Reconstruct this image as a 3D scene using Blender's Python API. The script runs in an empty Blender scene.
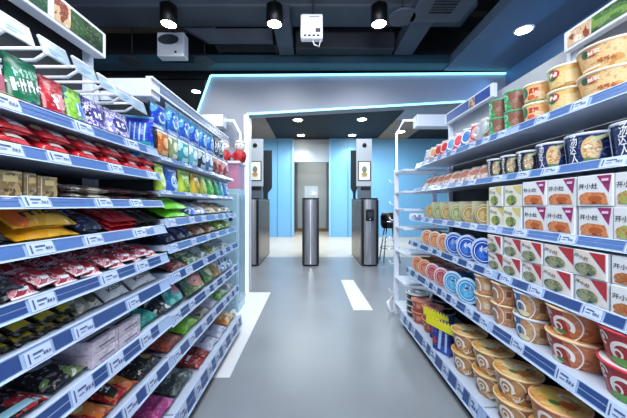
import bpy, bmesh, math, random
from mathutils import Vector, Matrix
random.seed(7)
S = bpy.context.scene
COL = S.collection
PI = math.pi

# ------------------------------------------------------------------ materials
def lin(c):
    if isinstance(c, str):
        c = [int(c[i:i+2], 16)/255 for i in (0, 2, 4)]
    return tuple(((v/12.92) if v <= .04045 else ((v+.055)/1.055)**2.4) for v in c) + (1.0,)
MC = {}
def mat(col, rough=.5, metal=0.0, emit=0.0, alpha=1.0, trans=0.0, coat=0.0):
    k = ('p', col, rough, metal, emit, alpha, trans, coat)
    if k in MC: return MC[k]
    m = bpy.data.materials.new('plain_' + str(col)); m.use_nodes = True
    b = m.node_tree.nodes['Principled BSDF']
    b.inputs['Base Color'].default_value = lin(col)
    b.inputs['Roughness'].default_value = rough
    b.inputs['Metallic'].default_value = metal
    b.inputs['Coat Weight'].default_value = coat
    if emit:
        b.inputs['Emission Color'].default_value = lin(col); b.inputs['Emission Strength'].default_value = emit
    b.inputs['Alpha'].default_value = alpha
    b.inputs['Transmission Weight'].default_value = trans
    MC[k] = m
    return m
def pm(c1, c2, c3=None, scale=28, p=.52, q=.62, rough=.28, stretch=(1, 1, 1), metal=0.0, bump=0.0, fleck=.5):
    """printed packaging: two or three inks in irregular patches"""
    c3 = c3 or c2
    k = ('n', c1, c2, c3, scale, p, q, rough, stretch, metal, bump)
    if k in MC: return MC[k]
    m = bpy.data.materials.new('print_' + c1); m.use_nodes = True
    nt = m.node_tree; b = nt.nodes['Principled BSDF']
    tc = nt.nodes.new('ShaderNodeTexCoord'); mp = nt.nodes.new('ShaderNodeMapping')
    mp.inputs['Scale'].default_value = stretch
    n = nt.nodes.new('ShaderNodeTexNoise'); n.inputs['Scale'].default_value = scale
    n.inputs['Detail'].default_value = 2.0; n.inputs['Roughness'].default_value = .6
    r = nt.nodes.new('ShaderNodeValToRGB'); r.color_ramp.interpolation = 'CONSTANT'
    e = r.color_ramp.elements
    e[0].position = 0; e[0].color = lin(c1); e[1].position = p; e[1].color = lin(c2)
    x = e.new(q); x.color = lin(c3)
    L = nt.links.new
    L(tc.outputs['Object'], mp.inputs['Vector']); L(mp.outputs['Vector'], n.inputs['Vector'])
    L(n.outputs['Fac'], r.inputs['Fac'])
    m2 = nt.nodes.new('ShaderNodeMapping'); m2.inputs['Scale'].default_value = (1, 1.3, 2.2); m2.inputs['Location'].default_value = (.37, .2, .11)
    n2 = nt.nodes.new('ShaderNodeTexNoise'); n2.inputs['Scale'].default_value = 75; n2.inputs['Detail'].default_value = 1
    r2 = nt.nodes.new('ShaderNodeValToRGB'); r2.color_ramp.interpolation = 'CONSTANT'
    r2.color_ramp.elements[0].color = (0, 0, 0, 1); r2.color_ramp.elements[1].position = .61; r2.color_ramp.elements[1].color = (1, 1, 1, 1)
    mx = nt.nodes.new('ShaderNodeMix'); mx.data_type = 'RGBA'
    lum = sum(lin(c1)[:3])/3; fl = tuple(min(1, v*.45) for v in lin(c1)[:3]) if lum > .22 else tuple(v*.55+.30 for v in lin(c1)[:3])
    mx.inputs['B'].default_value = fl+(1,)
    L(tc.outputs['Object'], m2.inputs['Vector']); L(m2.outputs['Vector'], n2.inputs['Vector']); L(n2.outputs['Fac'], r2.inputs['Fac'])
    sc = nt.nodes.new('ShaderNodeMath'); sc.operation = 'MULTIPLY'; sc.inputs[1].default_value = fleck
    L(r2.outputs['Color'], sc.inputs[0]); L(sc.outputs[0], mx.inputs['Factor']); L(r.outputs['Color'], mx.inputs['A']); L(mx.outputs['Result'], b.inputs['Base Color'])
    if bump:
        bp = nt.nodes.new('ShaderNodeBump'); bp.inputs['Strength'].default_value = bump; bp.inputs['Distance'].default_value = .01
        L(n.outputs['Fac'], bp.inputs['Height']); L(bp.outputs['Normal'], b.inputs['Normal'])
    b.inputs['Roughness'].default_value = rough; b.inputs['Metallic'].default_value = metal
    MC[k] = m
    return m
def smooth_mat(name, c1, c2, scale, rough, r2=None, metal=0.0, stretch=(1, 1, 1), detail=5.0, bump=0.0):
    m = bpy.data.materials.new(name); m.use_nodes = True
    nt = m.node_tree; b = nt.nodes['Principled BSDF']; L = nt.links.new
    tc = nt.nodes.new('ShaderNodeTexCoord'); mp = nt.nodes.new('ShaderNodeMapping'); mp.inputs['Scale'].default_value = stretch
    n = nt.nodes.new('ShaderNodeTexNoise'); n.inputs['Scale'].default_value = scale; n.inputs['Detail'].default_value = detail
    r = nt.nodes.new('ShaderNodeValToRGB'); e = r.color_ramp.elements
    e[0].position = .3; e[0].color = lin(c1); e[1].position = .7; e[1].color = lin(c2)
    L(tc.outputs['Object'], mp.inputs['Vector']); L(mp.outputs['Vector'], n.inputs['Vector'])
    L(n.outputs['Fac'], r.inputs['Fac']); L(r.outputs['Color'], b.inputs['Base Color'])
    mr = nt.nodes.new('ShaderNodeMapRange'); mr.inputs['To Min'].default_value = rough; mr.inputs['To Max'].default_value = r2 or rough
    L(n.outputs['Fac'], mr.inputs['Value']); L(mr.outputs['Result'], b.inputs['Roughness'])
    if bump:
        bp = nt.nodes.new('ShaderNodeBump'); bp.inputs['Strength'].default_value = bump; bp.inputs['Distance'].default_value = .004
        L(n.outputs['Fac'], bp.inputs['Height']); L(bp.outputs['Normal'], b.inputs['Normal'])
    b.inputs['Metallic'].default_value = metal
    return m

WHITE = mat('f2f4f8', .4); STEEL_W = mat('dfe6f2', .35)
SHELFM = smooth_mat('painted_shelf', 'b9c6da', 'c8d3e4', 6, .35, .5)
BACKD = smooth_mat('dark_and_shaded_back_panel', '16181c', '202329', 5, .5, .7)
BACKL = smooth_mat('light_back_panel', 'b4b7bd', 'c2c5ca', 4, .5, .6)
RAILM = mat('a9c0e4', .25, coat=.4); RAILB = mat('5276b4', .3, coat=.3); RAILD = mat('2f4c86', .3, coat=.3); TAGM = mat('c9d9f2', .35); INK = mat('4a5c88', .5)
BLACK = mat('0c0d10', .4); DARK = mat('1b1d22', .5)
CHROME = mat('c9ced6', .2, 1.0)
BRUSH = smooth_mat('brushed_steel', '8a8b90', 'b0b0b2', 8, .25, .4, metal=.6, stretch=(18, 18, .6))
LEDM = mat('86e2fb', .4, emit=2.2); LEDW = mat('d4e8fb', .4, emit=1.3)
LAMPM = mat('fff6e4', .4, emit=26.0)

# ------------------------------------------------------------------ mesh builder
class MB:
    def __init__(s): s.v = []; s.f = []; s.m = []; s.sm = []; s.mats = []
    def mi(s, m):
        if m not in s.mats: s.mats.append(m)
        return s.mats.index(m)
    def add(s, vs, fs, m, smooth=False, M=None):
        o = len(s.v); k = s.mi(m)
        s.v += [tuple((M @ Vector(v)) if M else v) for v in vs]
        for f in fs: s.f.append([i+o for i in f]); s.m.append(k); s.sm.append(smooth)
        return s
    def box(s, x0, x1, y0, y1, z0, z1, m, bev=0.0, M=None):
        if bev <= 0:
            vs = [(x, y, z) for x in (x0, x1) for y in (y0, y1) for z in (z0, z1)]
            return s.add(vs, [(0, 1, 3, 2), (4, 6, 7, 5), (0, 4, 5, 1), (2, 3, 7, 6), (0, 2, 6, 4), (1, 5, 7, 3)], m, False, M)
        bm = bmesh.new(); bmesh.ops.create_cube(bm, size=1)
        for v in bm.verts: v.co = Vector(((x0+x1)/2+v.co.x*(x1-x0), (y0+y1)/2+v.co.y*(y1-y0), (z0+z1)/2+v.co.z*(z1-z0)))
        bmesh.ops.bevel(bm, geom=bm.edges[:], offset=bev, segments=2, profile=.5, affect='EDGES')
        bm.verts.index_update()
        s.add([v.co[:] for v in bm.verts], [[v.index for v in f.verts] for f in bm.faces], m, False, M); bm.free(); return s
    def lathe(s, prof, m, n=28, M=None, smooth=True, cap0=True, cap1=True):
        vs = []; fs = []
        for r, z in prof:
            for i in range(n): a = 2*PI*i/n; vs.append((r*math.cos(a), r*math.sin(a), z))
        for j in range(len(prof)-1):
            for i in range(n): k = (i+1) % n; fs.append((j*n+i, j*n+k, (j+1)*n+k, (j+1)*n+i))
        s.add(vs, fs, m, smooth, M)
        if cap0: s.add(vs[:n], [tuple(reversed(range(n)))], m, False, M)
        if cap1: s.add(vs[-n:], [tuple(range(n))], m, False, M)
        return s
    def tube(s, pts, r, m, n=8, M=None):
        pts = [Vector(p) for p in pts]; vs = []; fs = []
        for i, p in enumerate(pts):
            d = (pts[min(i+1, len(pts)-1)]-pts[max(i-1, 0)]).normalized()
            u = d.orthogonal() if abs(d.z) > .9 else d.cross(Vector((0, 0, 1)))
            u.normalize(); w = d.cross(u)
            for k in range(n): a = 2*PI*k/n; vs.append(tuple(p+u*r*math.cos(a)+w*r*math.sin(a)))
        for i in range(len(pts)-1):
            for k in range(n): q = (k+1) % n; fs.append((i*n+k, i*n+q, (i+1)*n+q, (i+1)*n+k))
        fs.append(tuple(range(n))[::-1]); fs.append(tuple(range(len(vs)-n, len(vs))))
        return s.add(vs, fs, m, True, M)
    def prism(s, poly, m, axis='y', a=0, b=1, M=None):
        n = len(poly)
        def P(p, t): return (t, p[0], p[1]) if axis == 'x' else (p[0], t, p[1]) if axis == 'y' else (p[0], p[1], t)
        vs = [P(p, a) for p in poly]+[P(p, b) for p in poly]
        fs = [tuple(range(n)), tuple(reversed(range(n, 2*n)))]+[(i, i+n, (i+1) % n+n, (i+1) % n) for i in range(n)]
        return s.add(vs, fs, m, False, M)
    def mesh(s, name):
        me = bpy.data.meshes.new(name); me.from_pydata(s.v, [], s.f)
        for m in s.mats: me.materials.append(m)
        me.polygons.foreach_set('material_index', s.m); me.polygons.foreach_set('use_smooth', s.sm)
        bm = bmesh.new(); bm.from_mesh(me); bmesh.ops.recalc_face_normals(bm, faces=bm.faces); bm.to_mesh(me); bm.free()
        me.update(); return me

def link(name, me, parent=None, loc=None, rz=0):
    o = bpy.data.objects.new(name, me); COL.objects.link(o)
    if parent: o.parent = parent
    if loc: o.location = loc
    if rz: o.rotation_euler.z = rz
    return o
def tag(o, label, cat, group=None):
    o['label'] = label; o['category'] = cat
    if group: o['group'] = group
    return o
def empty(name, loc, label, cat, group=None, rz=0):
    return tag(link(name, None, None, loc, rz), label, cat, group)
def struct(name, mb, **k):
    o = link(name, mb.mesh(name), **k); o['kind'] = 'structure'; return o
def part(name, mb, parent, label=None):
    o = link(name, mb.mesh(name), parent)
    if label: o['label'] = label
    return o
MCACHE = {}
class Spec:   # parts: (name, mesh, parent index or -1 for the thing)
    def __init__(s, name, w, d, h): s.name = name; s.w = w; s.d = d; s.h = h; s.parts = []
    def p(s, name, mb, parent=-1, label=None): s.parts.append((name, mb.mesh(name), parent, label)); return s
def place(spec, loc, rz, label, cat, group=None, tilt=0):
    if len(spec.parts) == 1:
        o = link(spec.name, spec.parts[0][1], None, loc, rz)
    else:
        o = link(spec.name, None, None, loc, rz); made = []
        for n, me, pa, lb in spec.parts:
            c = link(n, me, o if pa < 0 else made[pa]); made.append(c)
            if lb: c['label'] = lb
    return tag(o, label, cat, group)

# ------------------------------------------------------------------ printed decoration
TXT = {}
READ = {"m&m's", 'KISSES', '汤', '达', '人', '开小灶', 'e'}
def strokes(st, size):
    vs = []; fs = []; n = len(st); rnd = random.Random(st)
    def q(x0, z0, x1, z1, t):
        dx, dz = x1-x0, z1-z0; L = math.hypot(dx, dz); px, pz = -dz/L*t/2, dx/L*t/2; o = len(vs)
        vs.extend([(x0-px, z0-pz), (x1-px, z1-pz), (x1+px, z1+pz), (x0+px, z0+pz)]); fs.append((o, o+1, o+2, o+3))
    for i in range(n):
        cx = (i-(n-1)/2)*.62; wide = ord(st[i]) > 255
        if wide: cx *= 1.6
        k = .42 if wide else .24
        for _ in range(5 if wide else 2): q(cx-k, rnd.uniform(-.35, .35), cx+k, rnd.uniform(-.35, .35), .12)
        for _ in range(2): x = cx+rnd.uniform(-k, k); q(x, -.36, x+.06, .36, .12)
    return [(x*size, y*size) for x, y in vs], fs
def text_tris(st, size):
    if st not in READ: return strokes(st, size)
    if st not in TXT:
        cu = bpy.data.curves.new('t', 'FONT'); cu.body = st; cu.size = 1; cu.align_x = 'CENTER'; cu.align_y = 'CENTER'; cu.resolution_u = 2
        cu.offset = .012
        o = bpy.data.objects.new('t', cu); COL.objects.link(o)
        dg = bpy.context.evaluated_depsgraph_get(); me = bpy.data.meshes.new_from_object(o.evaluated_get(dg))
        TXT[st] = ([(v.co.x, v.co.y) for v in me.vertices], [tuple(p.vertices) for p in me.polygons])
        bpy.data.objects.remove(o); bpy.data.curves.remove(cu); bpy.data.meshes.remove(me)
    v, f = TXT[st]
    return [(x*size, y*size) for x, y in v], f
def decor(shapes, fn):
    """shapes drawn in the (x, z) plane then laid on the surface by fn(x, z, lift)"""
    mb = MB()
    for li, s in enumerate(shapes):
        k = s[0]; lift = .0008+.0005*li
        if k == 'ell':
            _, cx, cz, rx, rz, m = s; vs = [(cx, cz)]; fs = []; n = 20
            for j in (1, 2, 3):
                for i in range(n): a = 2*PI*i/n; vs.append((cx+rx*j/3*math.cos(a), cz+rz*j/3*math.sin(a)))
            for i in range(n): fs.append((0, 1+i, 1+(i+1) % n))
            for j in (0, 1):
                for i in range(n): fs.append((1+j*n+i, 1+(j+1)*n+i, 1+(j+1)*n+(i+1) % n, 1+j*n+(i+1) % n))
        elif k == 'ring':
            _, cx, cz, rx, rz, t, m, a0, a1 = s; n = 20; vs = []; fs = []
            for i in range(n+1):
                a = math.radians(a0+(a1-a0)*i/n)
                for q in (1-t, 1): vs.append((cx+rx*q*math.cos(a), cz+rz*q*math.sin(a)))
            for i in range(n): fs.append((2*i, 2*i+1, 2*i+3, 2*i+2))
        elif k == 'quad':
            _, pts, m = s; vs = []; fs = []; n = 6
            for i in range(n+1):
                for j in range(n+1):
                    u, v = i/n, j/n
                    A, B, C, D = pts
                    vs.append(((1-u)*(1-v)*A[0]+u*(1-v)*B[0]+u*v*C[0]+(1-u)*v*D[0], (1-u)*(1-v)*A[1]+u*(1-v)*B[1]+u*v*C[1]+(1-u)*v*D[1]))
            for i in range(n):
                for j in range(n): a = i*(n+1)+j; fs.append((a, a+n+1, a+n+2, a+1))
        elif k == 'txt':
            _, st, cx, cz, size, m = s[:6]; rot = math.radians(s[6]) if len(s) > 6 else 0
            tv, fs = text_tris(st, size)
            vs = [(cx+x*math.cos(rot)-z*math.sin(rot), cz+x*math.sin(rot)+z*math.cos(rot)) for x, z in tv]
        mb.add([fn(x, z, lift) for x, z in vs], fs, m)
    return mb
def rect(x0, x1, z0, z1, m): return ('quad', [(x0, z0), (x1, z0), (x1, z1), (x0, z1)], m)

# ------------------------------------------------------------------ products (front faces -Y, base at z=0)
def pouch(name, w, h, t, m, shapes=(), tilt=0, style='pillow', crimp=None, seed=0, horiz=False, label_name='printed_label'):
    rnd = random.Random(seed*31+int(w*1000)); nu, nv = 14, 14
    ph = [rnd.uniform(0, 6) for _ in range(6)]
    def th(u, v):
        if style == 'stand':
            f = (1-abs(2*u-1)**3)**.6*max(0, 1-v**1.6)**.75*min(1, .75+v*2)
        else:
            f = (max(0, 1-abs(2*u-1)**2.6)*max(0, 1-abs(2*v-1)**3.2))**.55
        f *= 1+.10*math.sin(9*u+ph[0])*math.sin(8*v+ph[1])
        return max(.0012, t/2*f)
    cw = .07
    def full(u, v):
        if horiz: uu = min(max((u-cw)/(1-2*cw), 0), 1); return th(uu, v)
        vv = min(max((v-cw)/(1-2*cw), 0), 1) if style != 'stand' else min(v/(1-cw), 1); return th(u, vv)
    ca, sa = math.cos(tilt), math.sin(tilt)   # tilt backwards; pi/2 = lying face up
    lo = min(-(-full(i/nu, j/nv))*0+(j/nv*h)*ca-full(i/nu, j/nv)*abs(sa) for i in range(nu+1) for j in range(nv+1))
    def T(x, y, z): return (x, y*ca+z*sa-h*sa/2, -y*sa+z*ca-lo)
    def pinch(u, v):
        k = 1-.05*math.sin(PI*v)+.03*math.sin(7*v+ph[2]); return k
    mb = MB()
    crimp = crimp or m
    for sgn in (-1, 1):
        vs = []; 
        for j in range(nv+1):
            for i in range(nu+1):
                u, v = i/nu, j/nv; f = full(u, v)
                x = (u-.5)*w*(pinch(u, v) if not horiz else 1); z = v*h
                if horiz: z = (v-.5)*h*(1-.06*math.sin(PI*u)+.02*math.sin(9*u+ph[3]))+h/2
                vs.append(T(x, sgn*f, z))
        for j in range(nv):
            for i in range(nu):
                a = j*(nu+1)+i; edge = (i in (0, nu-1)) if horiz else (j in ((nv-1,) if style == 'stand' else (0, nv-1)))
                q = [vs[a], vs[a+1], vs[a+nu+2], vs[a+nu+1]]
                mb.add(q, [(0, 1, 2, 3)], crimp if edge else m, True)
    # weld
    me = mb
    sp = Spec(name, w, h*abs(sa)+t*ca, h*ca+t*abs(sa))
    bm = bmesh.new(); vv = [bm.verts.new(v) for v in mb.v]
    for f, k in zip(mb.f, mb.m):
        fc = bm.faces.new([vv[i] for i in f]); fc.material_index = k; fc.smooth = True
    bmesh.ops.remove_doubles(bm, verts=bm.verts, dist=.0002); bmesh.ops.recalc_face_normals(bm, faces=bm.faces)
    msh = bpy.data.meshes.new('wrapper'); bm.to_mesh(msh); bm.free()
    for q in mb.mats: msh.materials.append(q)
    sp.parts.append(('wrapper', msh, -1, None))
    if shapes:
        def fn(x, z, lift): return T(x*w, -full(min(max(x+.5, 0), 1), min(max(z, 0), 1))-lift, z*h)
        # shapes given in normalised units: x -.5...5, z 0..1
        sp.p(label_name, decor(shapes, fn))
    return sp
def carton(name, w, d, h, m, shapes=(), top=(), bev=.002, side=None, tilt=0):
    sp = Spec(name, w, d, h)
    mb = MB().box(-w/2, w/2, -d/2, d/2, 0, h, m, bev)
    if side: mb.box(-w/2-.0004, -w/2+.001, -d/2+.004, d/2-.004, .003, h-.003, side); mb.box(w/2-.001, w/2+.0004, -d/2+.004, d/2-.004, .003, h-.003, side)
    sp.p('carton', mb)
    if shapes: sp.p('printed_label', decor(shapes, lambda x, z, l: (x*w, -d/2-l, z*h)))
    if top: sp.p('printed_top', decor(top, lambda x, z, l: (x*w, (z-.5)*d, h+l)))
    return sp
def bowl(name, r, rb, h, m, rim, lid, shapes=(), lidshapes=(), band=None, sideways=False, nohlid=False):
    sp = Spec(name, 2*r, 2*r, h)
    M = None
    if sideways: M = Matrix.Translation((0, h/2, r)) @ Matrix.Rotation(PI/2, 4, 'X')
    def R(z): return rb+(r*.97-rb)*(z/h)
    mb = MB().lathe([(rb*.96, 0), (rb, .003), (R(h*.5), h*.5), (R(h-.006), h-.006)], m, 32, M)
    if band: mb.lathe([(R(.0)+.0006, .002), (R(h*.13)+.0006, h*.13)], band, 32, M, cap0=False, cap1=False)
    sp.p('tub', mb)
    rm = MB().lathe([(r*.95, h-.008), (r, h-.007), (r*1.012, h-.003), (r, h), (r*.95, h)], rim, 32, M, cap0=False, cap1=False)
    sp.p('rim', rm)
    lm = MB().lathe([(r*.955, h-.003), (r*.955, h-.0005), (r*.9, h-.0012), (.001, h-.0012)], lid, 32, M, cap1=False)
    sp.p('lid', lm)
    if shapes:
        def fn(x, z, l):
            a = x/1.0; rr = R(z*h)+l; v = (rr*math.sin(a), -rr*math.cos(a), z*h); return tuple(M @ Vector(v)) if M else v
        sp.p('printed_label', decor(shapes, fn))
    if lidshapes:
        def fl(x, z, l):
            v = (x*r, z*r, h+l*.6); return tuple(M @ Vector(v)) if M else v
        sp.p('lid_print', decor(lidshapes, fl), 2)
    sp.d = h if sideways else 2*r; sp.h = 2*r if sideways else h
    return sp

LEFT, RIGHT = -1, 1
def put(spec, side, xf, y, z, label, cat, group=None, jit=0.0, face=None):
    """stand a product on a shelf, xf = distance of its front from the aisle centre"""
    rz = PI/2 if side < 0 else -PI/2
    x = side*(xf+spec.d/2)
    if face is not None: rz = face; x = side*xf
    if jit: rz += random.uniform(-jit, jit)
    return place(spec, (x, y, z+.0006), rz, label, cat, group)
NTH = ['nearest the camera', 'second from the camera', 'third from the camera', 'fourth from the camera', 'fifth from the camera', 'sixth from the camera',
       'seventh from the camera', 'eighth from the camera', 'ninth from the camera', 'tenth from the camera', 'eleventh from the camera', 'twelfth from the camera',
       '13th from the camera', '14th from the camera', '15th from the camera', '16th from the camera']
# ------------------------------------------------------------------ room
FLOORM = smooth_mat('grey_resin_floor', '8a8f96', '94999f', 2.2, .24, .36, bump=.03)
TILEM = smooth_mat('pale_tile_floor', 'b7aea2', 'c6beb2', 1.5, .3, .4)
CEILM = smooth_mat('dark_ceiling', '14161b', '1d2026', 3, .7, .8)
DUCTM = smooth_mat('painted_duct', '3d4450', '474f5c', 3, .55, .65)
DUCTD = smooth_mat('dark_duct', '20242c', '292e37', 3, .55, .65)
WALLB = smooth_mat('blue_wall', '74b4e2', '80bde8', .6, .45, .55)
PANELM = smooth_mat('bulkhead_panel', '8e95a4', '959cab', .8, .45, .55)
SOFFM = smooth_mat('slate_soffit', '56687a', '5c6e82', 1, .55, .65)
WOODM = smooth_mat('tan_soffit', '8d7560', '9c8570', 2, .55, .65)
GREYW = smooth_mat('grey_wall', 'a4a6a8', 'b2b4b4', 1.2, .5, .6)

struct('floor', MB().box(-3.4, 4.2, -2.5, 5.38, -.06, 0, FLOORM))
struct('floor_tiled', MB().box(-3.4, 4.2, 5.38, 11.2, -.06, 0, TILEM))
struct('ceiling', MB().box(-3.4, 4.2, -2.5, 3.1, 3.15, 3.25, CEILM))
struct('ceiling_back', MB().box(-1.14, 2.0, 3.1, 9.0, 3.08, 3.2, CEILM).box(-3.4, -1.14, 3.1, 9.0, 3.06, 3.2, WOODM)
       .box(2.0, 4.2, 3.1, 6.8, 3.06, 3.2, PANELM).box(2.0, 2.9, 6.8, 9.0, 3.06, 3.2, WOODM).box(2.9, 4.2, 6.8, 9.0, 3.07, 3.2, CEILM)
       .box(-3.4, 4.2, 9.0, 11.2, 3.06, 3.2, PANELM))
struct('wall_right', MB().box(2.2, 2.32, -2.5, 3.2, 0, 3.15, smooth_mat('right_wall', '5d83b4', '658bbb', 1, .5, .6)))
struct('wall_left', MB().box(-3.5, -3.4, -2.5, 11.2, 0, 3.2, smooth_mat('left_wall', '2b2f38', '333843', 1, .6, .7)))
struct('wall_far_right', MB().box(4.2, 4.3, -2.5, 11.2, 0, 3.2, GREYW))
struct('ceiling_soffit', MB().box(1.48, 2.2, -2.5, 3.17, 2.52, 2.62, SOFFM))
# bulkhead around the passage, leaning left edge
bh = MB()
Y0, Y1 = 3.2, 3.34
bh.prism([(-2.05, 0), (-.79, 0), (-.79, 2.46), (-1.154, 2.463)], PANELM, 'y', Y0, Y1)
bh.prism([(-.79, 2.027), (2.3, 2.203), (2.3, 2.512), (-.79, 2.469)], PANELM, 'y', Y0, Y1)
bh.prism([(-.79, 0), (-.735, 0), (-.735, 2.03), (-.79, 2.03)], STEEL_W, 'y', Y0-.01, Y1)
struct('wall_front', bh)
def bar(p, q, w, m, y0, y1):
    p = Vector(p); q = Vector(q); d = (q-p).normalized(); n = Vector((-d.y, d.x))*w/2
    return MB().prism([tuple(p-n), tuple(q-n), tuple(q+n), tuple(p+n)], m, 'y', y0, y1)
for i, (p, q, w, nm) in enumerate([((-1.160, 2.47), (2.19, 2.497), .019, 'upper light strip along the top of the grey bulkhead'),
                  ((-2.045, .004), (-1.162, 2.47), .019, 'slanted light strip down the left end of the grey bulkhead'),
                  ((-.752, 2.033), (2.19, 2.203), .018, 'lower light strip over the gate passage'),
                  ((-.752, .0), (-.752, 2.033), .026, 'upright light strip on the white post left of the gates')]):
    o = bar(p, q, w, LEDM if i != 3 else LEDW, 3.175, 3.189)
    ob = link('light_strip', o.mesh('light_strip')); tag(ob, nm, 'light strip', None)
struct('wall_front_upper', MB().box(-3.4, 4.2, 3.36, 3.42, 2.52, 3.15, CEILM))
# far blue walls with a doorway
struct('wall_back', MB().box(-3.4, -.625, 8.75, 8.9, 0, 3.08, WALLB).box(.53, 4.2, 8.75, 8.9, 0, 3.08, WALLB)
       .box(-.625, .53, 8.8, 8.9, 2.35, 3.06, mat('aab2ba', .5)))
struct('trim_1', MB().box(-.66, -.60, 8.7, 8.92, 0, 3.06, mat('8fc4e6', .4)).box(.50, .56, 8.7, 8.92, 0, 3.06, mat('8fc4e6', .4)))
struct('trim_2', MB().box(1.08, 1.10, 8.74, 8.76, 0, 3.0, mat('4a86b4', .4)).box(2.55, 2.57, 8.74, 8.76, 0, 3.0, mat('4a86b4', .4)).box(-1.12, -1.1, 8.74, 8.76, 0, 3.0, mat('4a86b4', .4)))
struct('wall_passage', MB().box(-.9, .9, 10.7, 10.8, 0, 3.06, GREYW).box(-.75, -.68, 8.9, 10.7, 0, 3.06, GREYW).box(.62, .69, 8.9, 10.7, 0, 3.06, GREYW))
dr = struct('door_1', MB().box(-.6, .52, 10.62, 10.68, .1, 2.75, mat('a9b2b4', .25)))
part('door_frame', MB().box(-.66, -.58, 10.58, 10.69, 0, 2.83, mat('6c7276', .3, .4)).box(.5, .58, 10.58, 10.69, 0, 2.83, mat('6c7276', .3, .4)).box(-.6, .52, 10.58, 10.69, 2.73, 2.83, mat('6c7276', .3, .4)), dr)
part('kick_plate', MB().box(-.6, .52, 10.59, 10.66, 0, .12, mat('8a5c3a', .4)), dr)
# floor tape
tag(link('floor_tape', MB().box(-.75, -.483, 1.62, 3.2, .0005, .002, mat('e9ebee', .45)).mesh('floor_tape')), 'wide white tape strip on the floor beside the left rack', 'floor tape')
tag(link('floor_tape', MB().add([(.372, 3.73, .002), (.535, 3.73, .002), (.57, 2.66, .002), (.385, 2.66, .002), (.372, 3.73, .0004), (.535, 3.73, .0004), (.57, 2.66, .0004), (.385, 2.66, .0004)],
    [(0, 1, 2, 3), (4, 7, 6, 5), (0, 4, 5, 1), (1, 5, 6, 2), (2, 6, 7, 3), (3, 7, 4, 0)], mat('e9ebee', .45)).mesh('floor_tape')), 'short white tape bar on the floor, right of the aisle centre', 'floor tape')

# ceiling services
def thing_mesh(name, mb, label, cat, group=None):
    return tag(link(name, mb.mesh(name)), label, cat, group)
thing_mesh('duct', MB().box(-2.6, 1.45, 2.45, 2.75, 2.74, 2.92, DUCTM, .02).box(-2.5, -2.45, 2.5, 2.7, 2.9, 3.15, DUCTM).box(1.3, 1.35, 2.5, 2.7, 2.9, 3.15, DUCTM), 'grey duct crossing the ceiling above the row of spotlights', 'duct')
thing_mesh('duct', MB().box(-3.3, 1.45, 1.5, 1.75, 2.9, 3.15, DUCTD, .02), 'dark duct crossing the ceiling nearest the camera', 'duct')
thing_mesh('duct', MB().box(-.36, -.2, 2.42, 3.0, 2.60, 2.735, DUCTM, .01).box(-.30, -.26, 2.8, 2.84, 2.73, 3.15, DUCTD), 'narrow duct running away between the left and centre spotlights', 'duct')
thing_mesh('duct', MB().box(.86, 1.06, 2.42, 3.0, 2.60, 2.735, DUCTM, .01).box(.94, .98, 2.8, 2.84, 2.73, 3.15, DUCTD), 'narrow duct running away right of the right spotlight', 'duct')
thing_mesh('duct', MB().prism([(-2.3, 2.78), (-1.35, 2.78), (-1.05, 2.62), (-.4, 2.62), (-.4, 2.74), (-.98, 2.74), (-1.28, 2.92), (-2.3, 2.92)], DUCTM, 'y', 2.76, 2.82), 'cranked grey duct beside the left spotlight', 'duct')
thing_mesh('duct', MB().box(-.18, .84, 2.86, 3.0, 2.60, 3.15, DUCTD, .01), 'dark duct behind the white boxed access point', 'duct')
thing_mesh('ceiling_beam', MB().box(-3.3, 1.47, 3.02, 3.19, 2.53, 2.62, mat('1c4050', .5)), 'long teal beam directly above the grey bulkhead', 'beam')
for i, x in enumerate((-.85, -.62, .1, .35, .6)):
    thing_mesh('hanger_rod', MB().tube([(x, 3.08, 2.62), (x, 3.08, 3.14)], .008, DARK), 'thin dark hanger rod above the teal beam, '+['first', 'second', 'third', 'fourth', 'fifth'][i]+' from the left', 'rod', 'hanger rods above the teal beam')
# cable trays seen as grids
tr = empty('cable_tray', (0, 0, 0), 'dark cable tray grid hanging left of the centre spotlight', 'cable tray')
m = MB()
m.box(-1.0, -.97, 2.84, 3.0, 2.62, 2.70, DARK); m.box(-.40, -.37, 2.84, 3.0, 2.62, 2.70, DARK)
part('side_rail', m, tr)
m = MB()
for k in range(6): m.box(-.97, -.40, 2.85+k*.026, 2.858+k*.026, 2.63, 2.64, DUCTD)
part('rung', m, tr)

def spotlight(x, y, z, label):
    t = empty('spotlight', (x, y, z), label, 'spotlight', 'black cylinder spotlights in a row')
    part('housing', MB().lathe([(.062, 0), (.068, .004), (.068, .15), (.055, .158)], BLACK, 28, cap0=False).lathe([(.068, 0), (.060, .0), (.056, .02)], DARK, 28, cap0=False, cap1=False), t)
    part('lens', MB().lathe([(.002, .0), (.057, .006), (.057, .012)], LAMPM, 28), t)
    part('stem', MB().tube([(0, 0, .157), (0, 0, 3.14-z)], .012, BLACK), t)
    l = bpy.data.lights.new('spot', 'SPOT'); l.energy = 26; l.spot_size = 1.9; l.spot_blend = .6; l.shadow_soft_size = .06; l.color = (1, .97, .93)
    o = bpy.data.objects.new('spotlight_beam', l); COL.objects.link(o); o.location = (x, y, z-.02); o.rotation_euler = (.55, 0, 0)
spotlight(-1.2, 2.33, 2.5, 'black cylinder spotlight, leftmost of the three in the row')
spotlight(-.32, 2.33, 2.5, 'black cylinder spotlight in the middle of the row of three')
spotlight(.55, 2.33, 2.5, 'black cylinder spotlight, rightmost of the three in the row')
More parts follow.
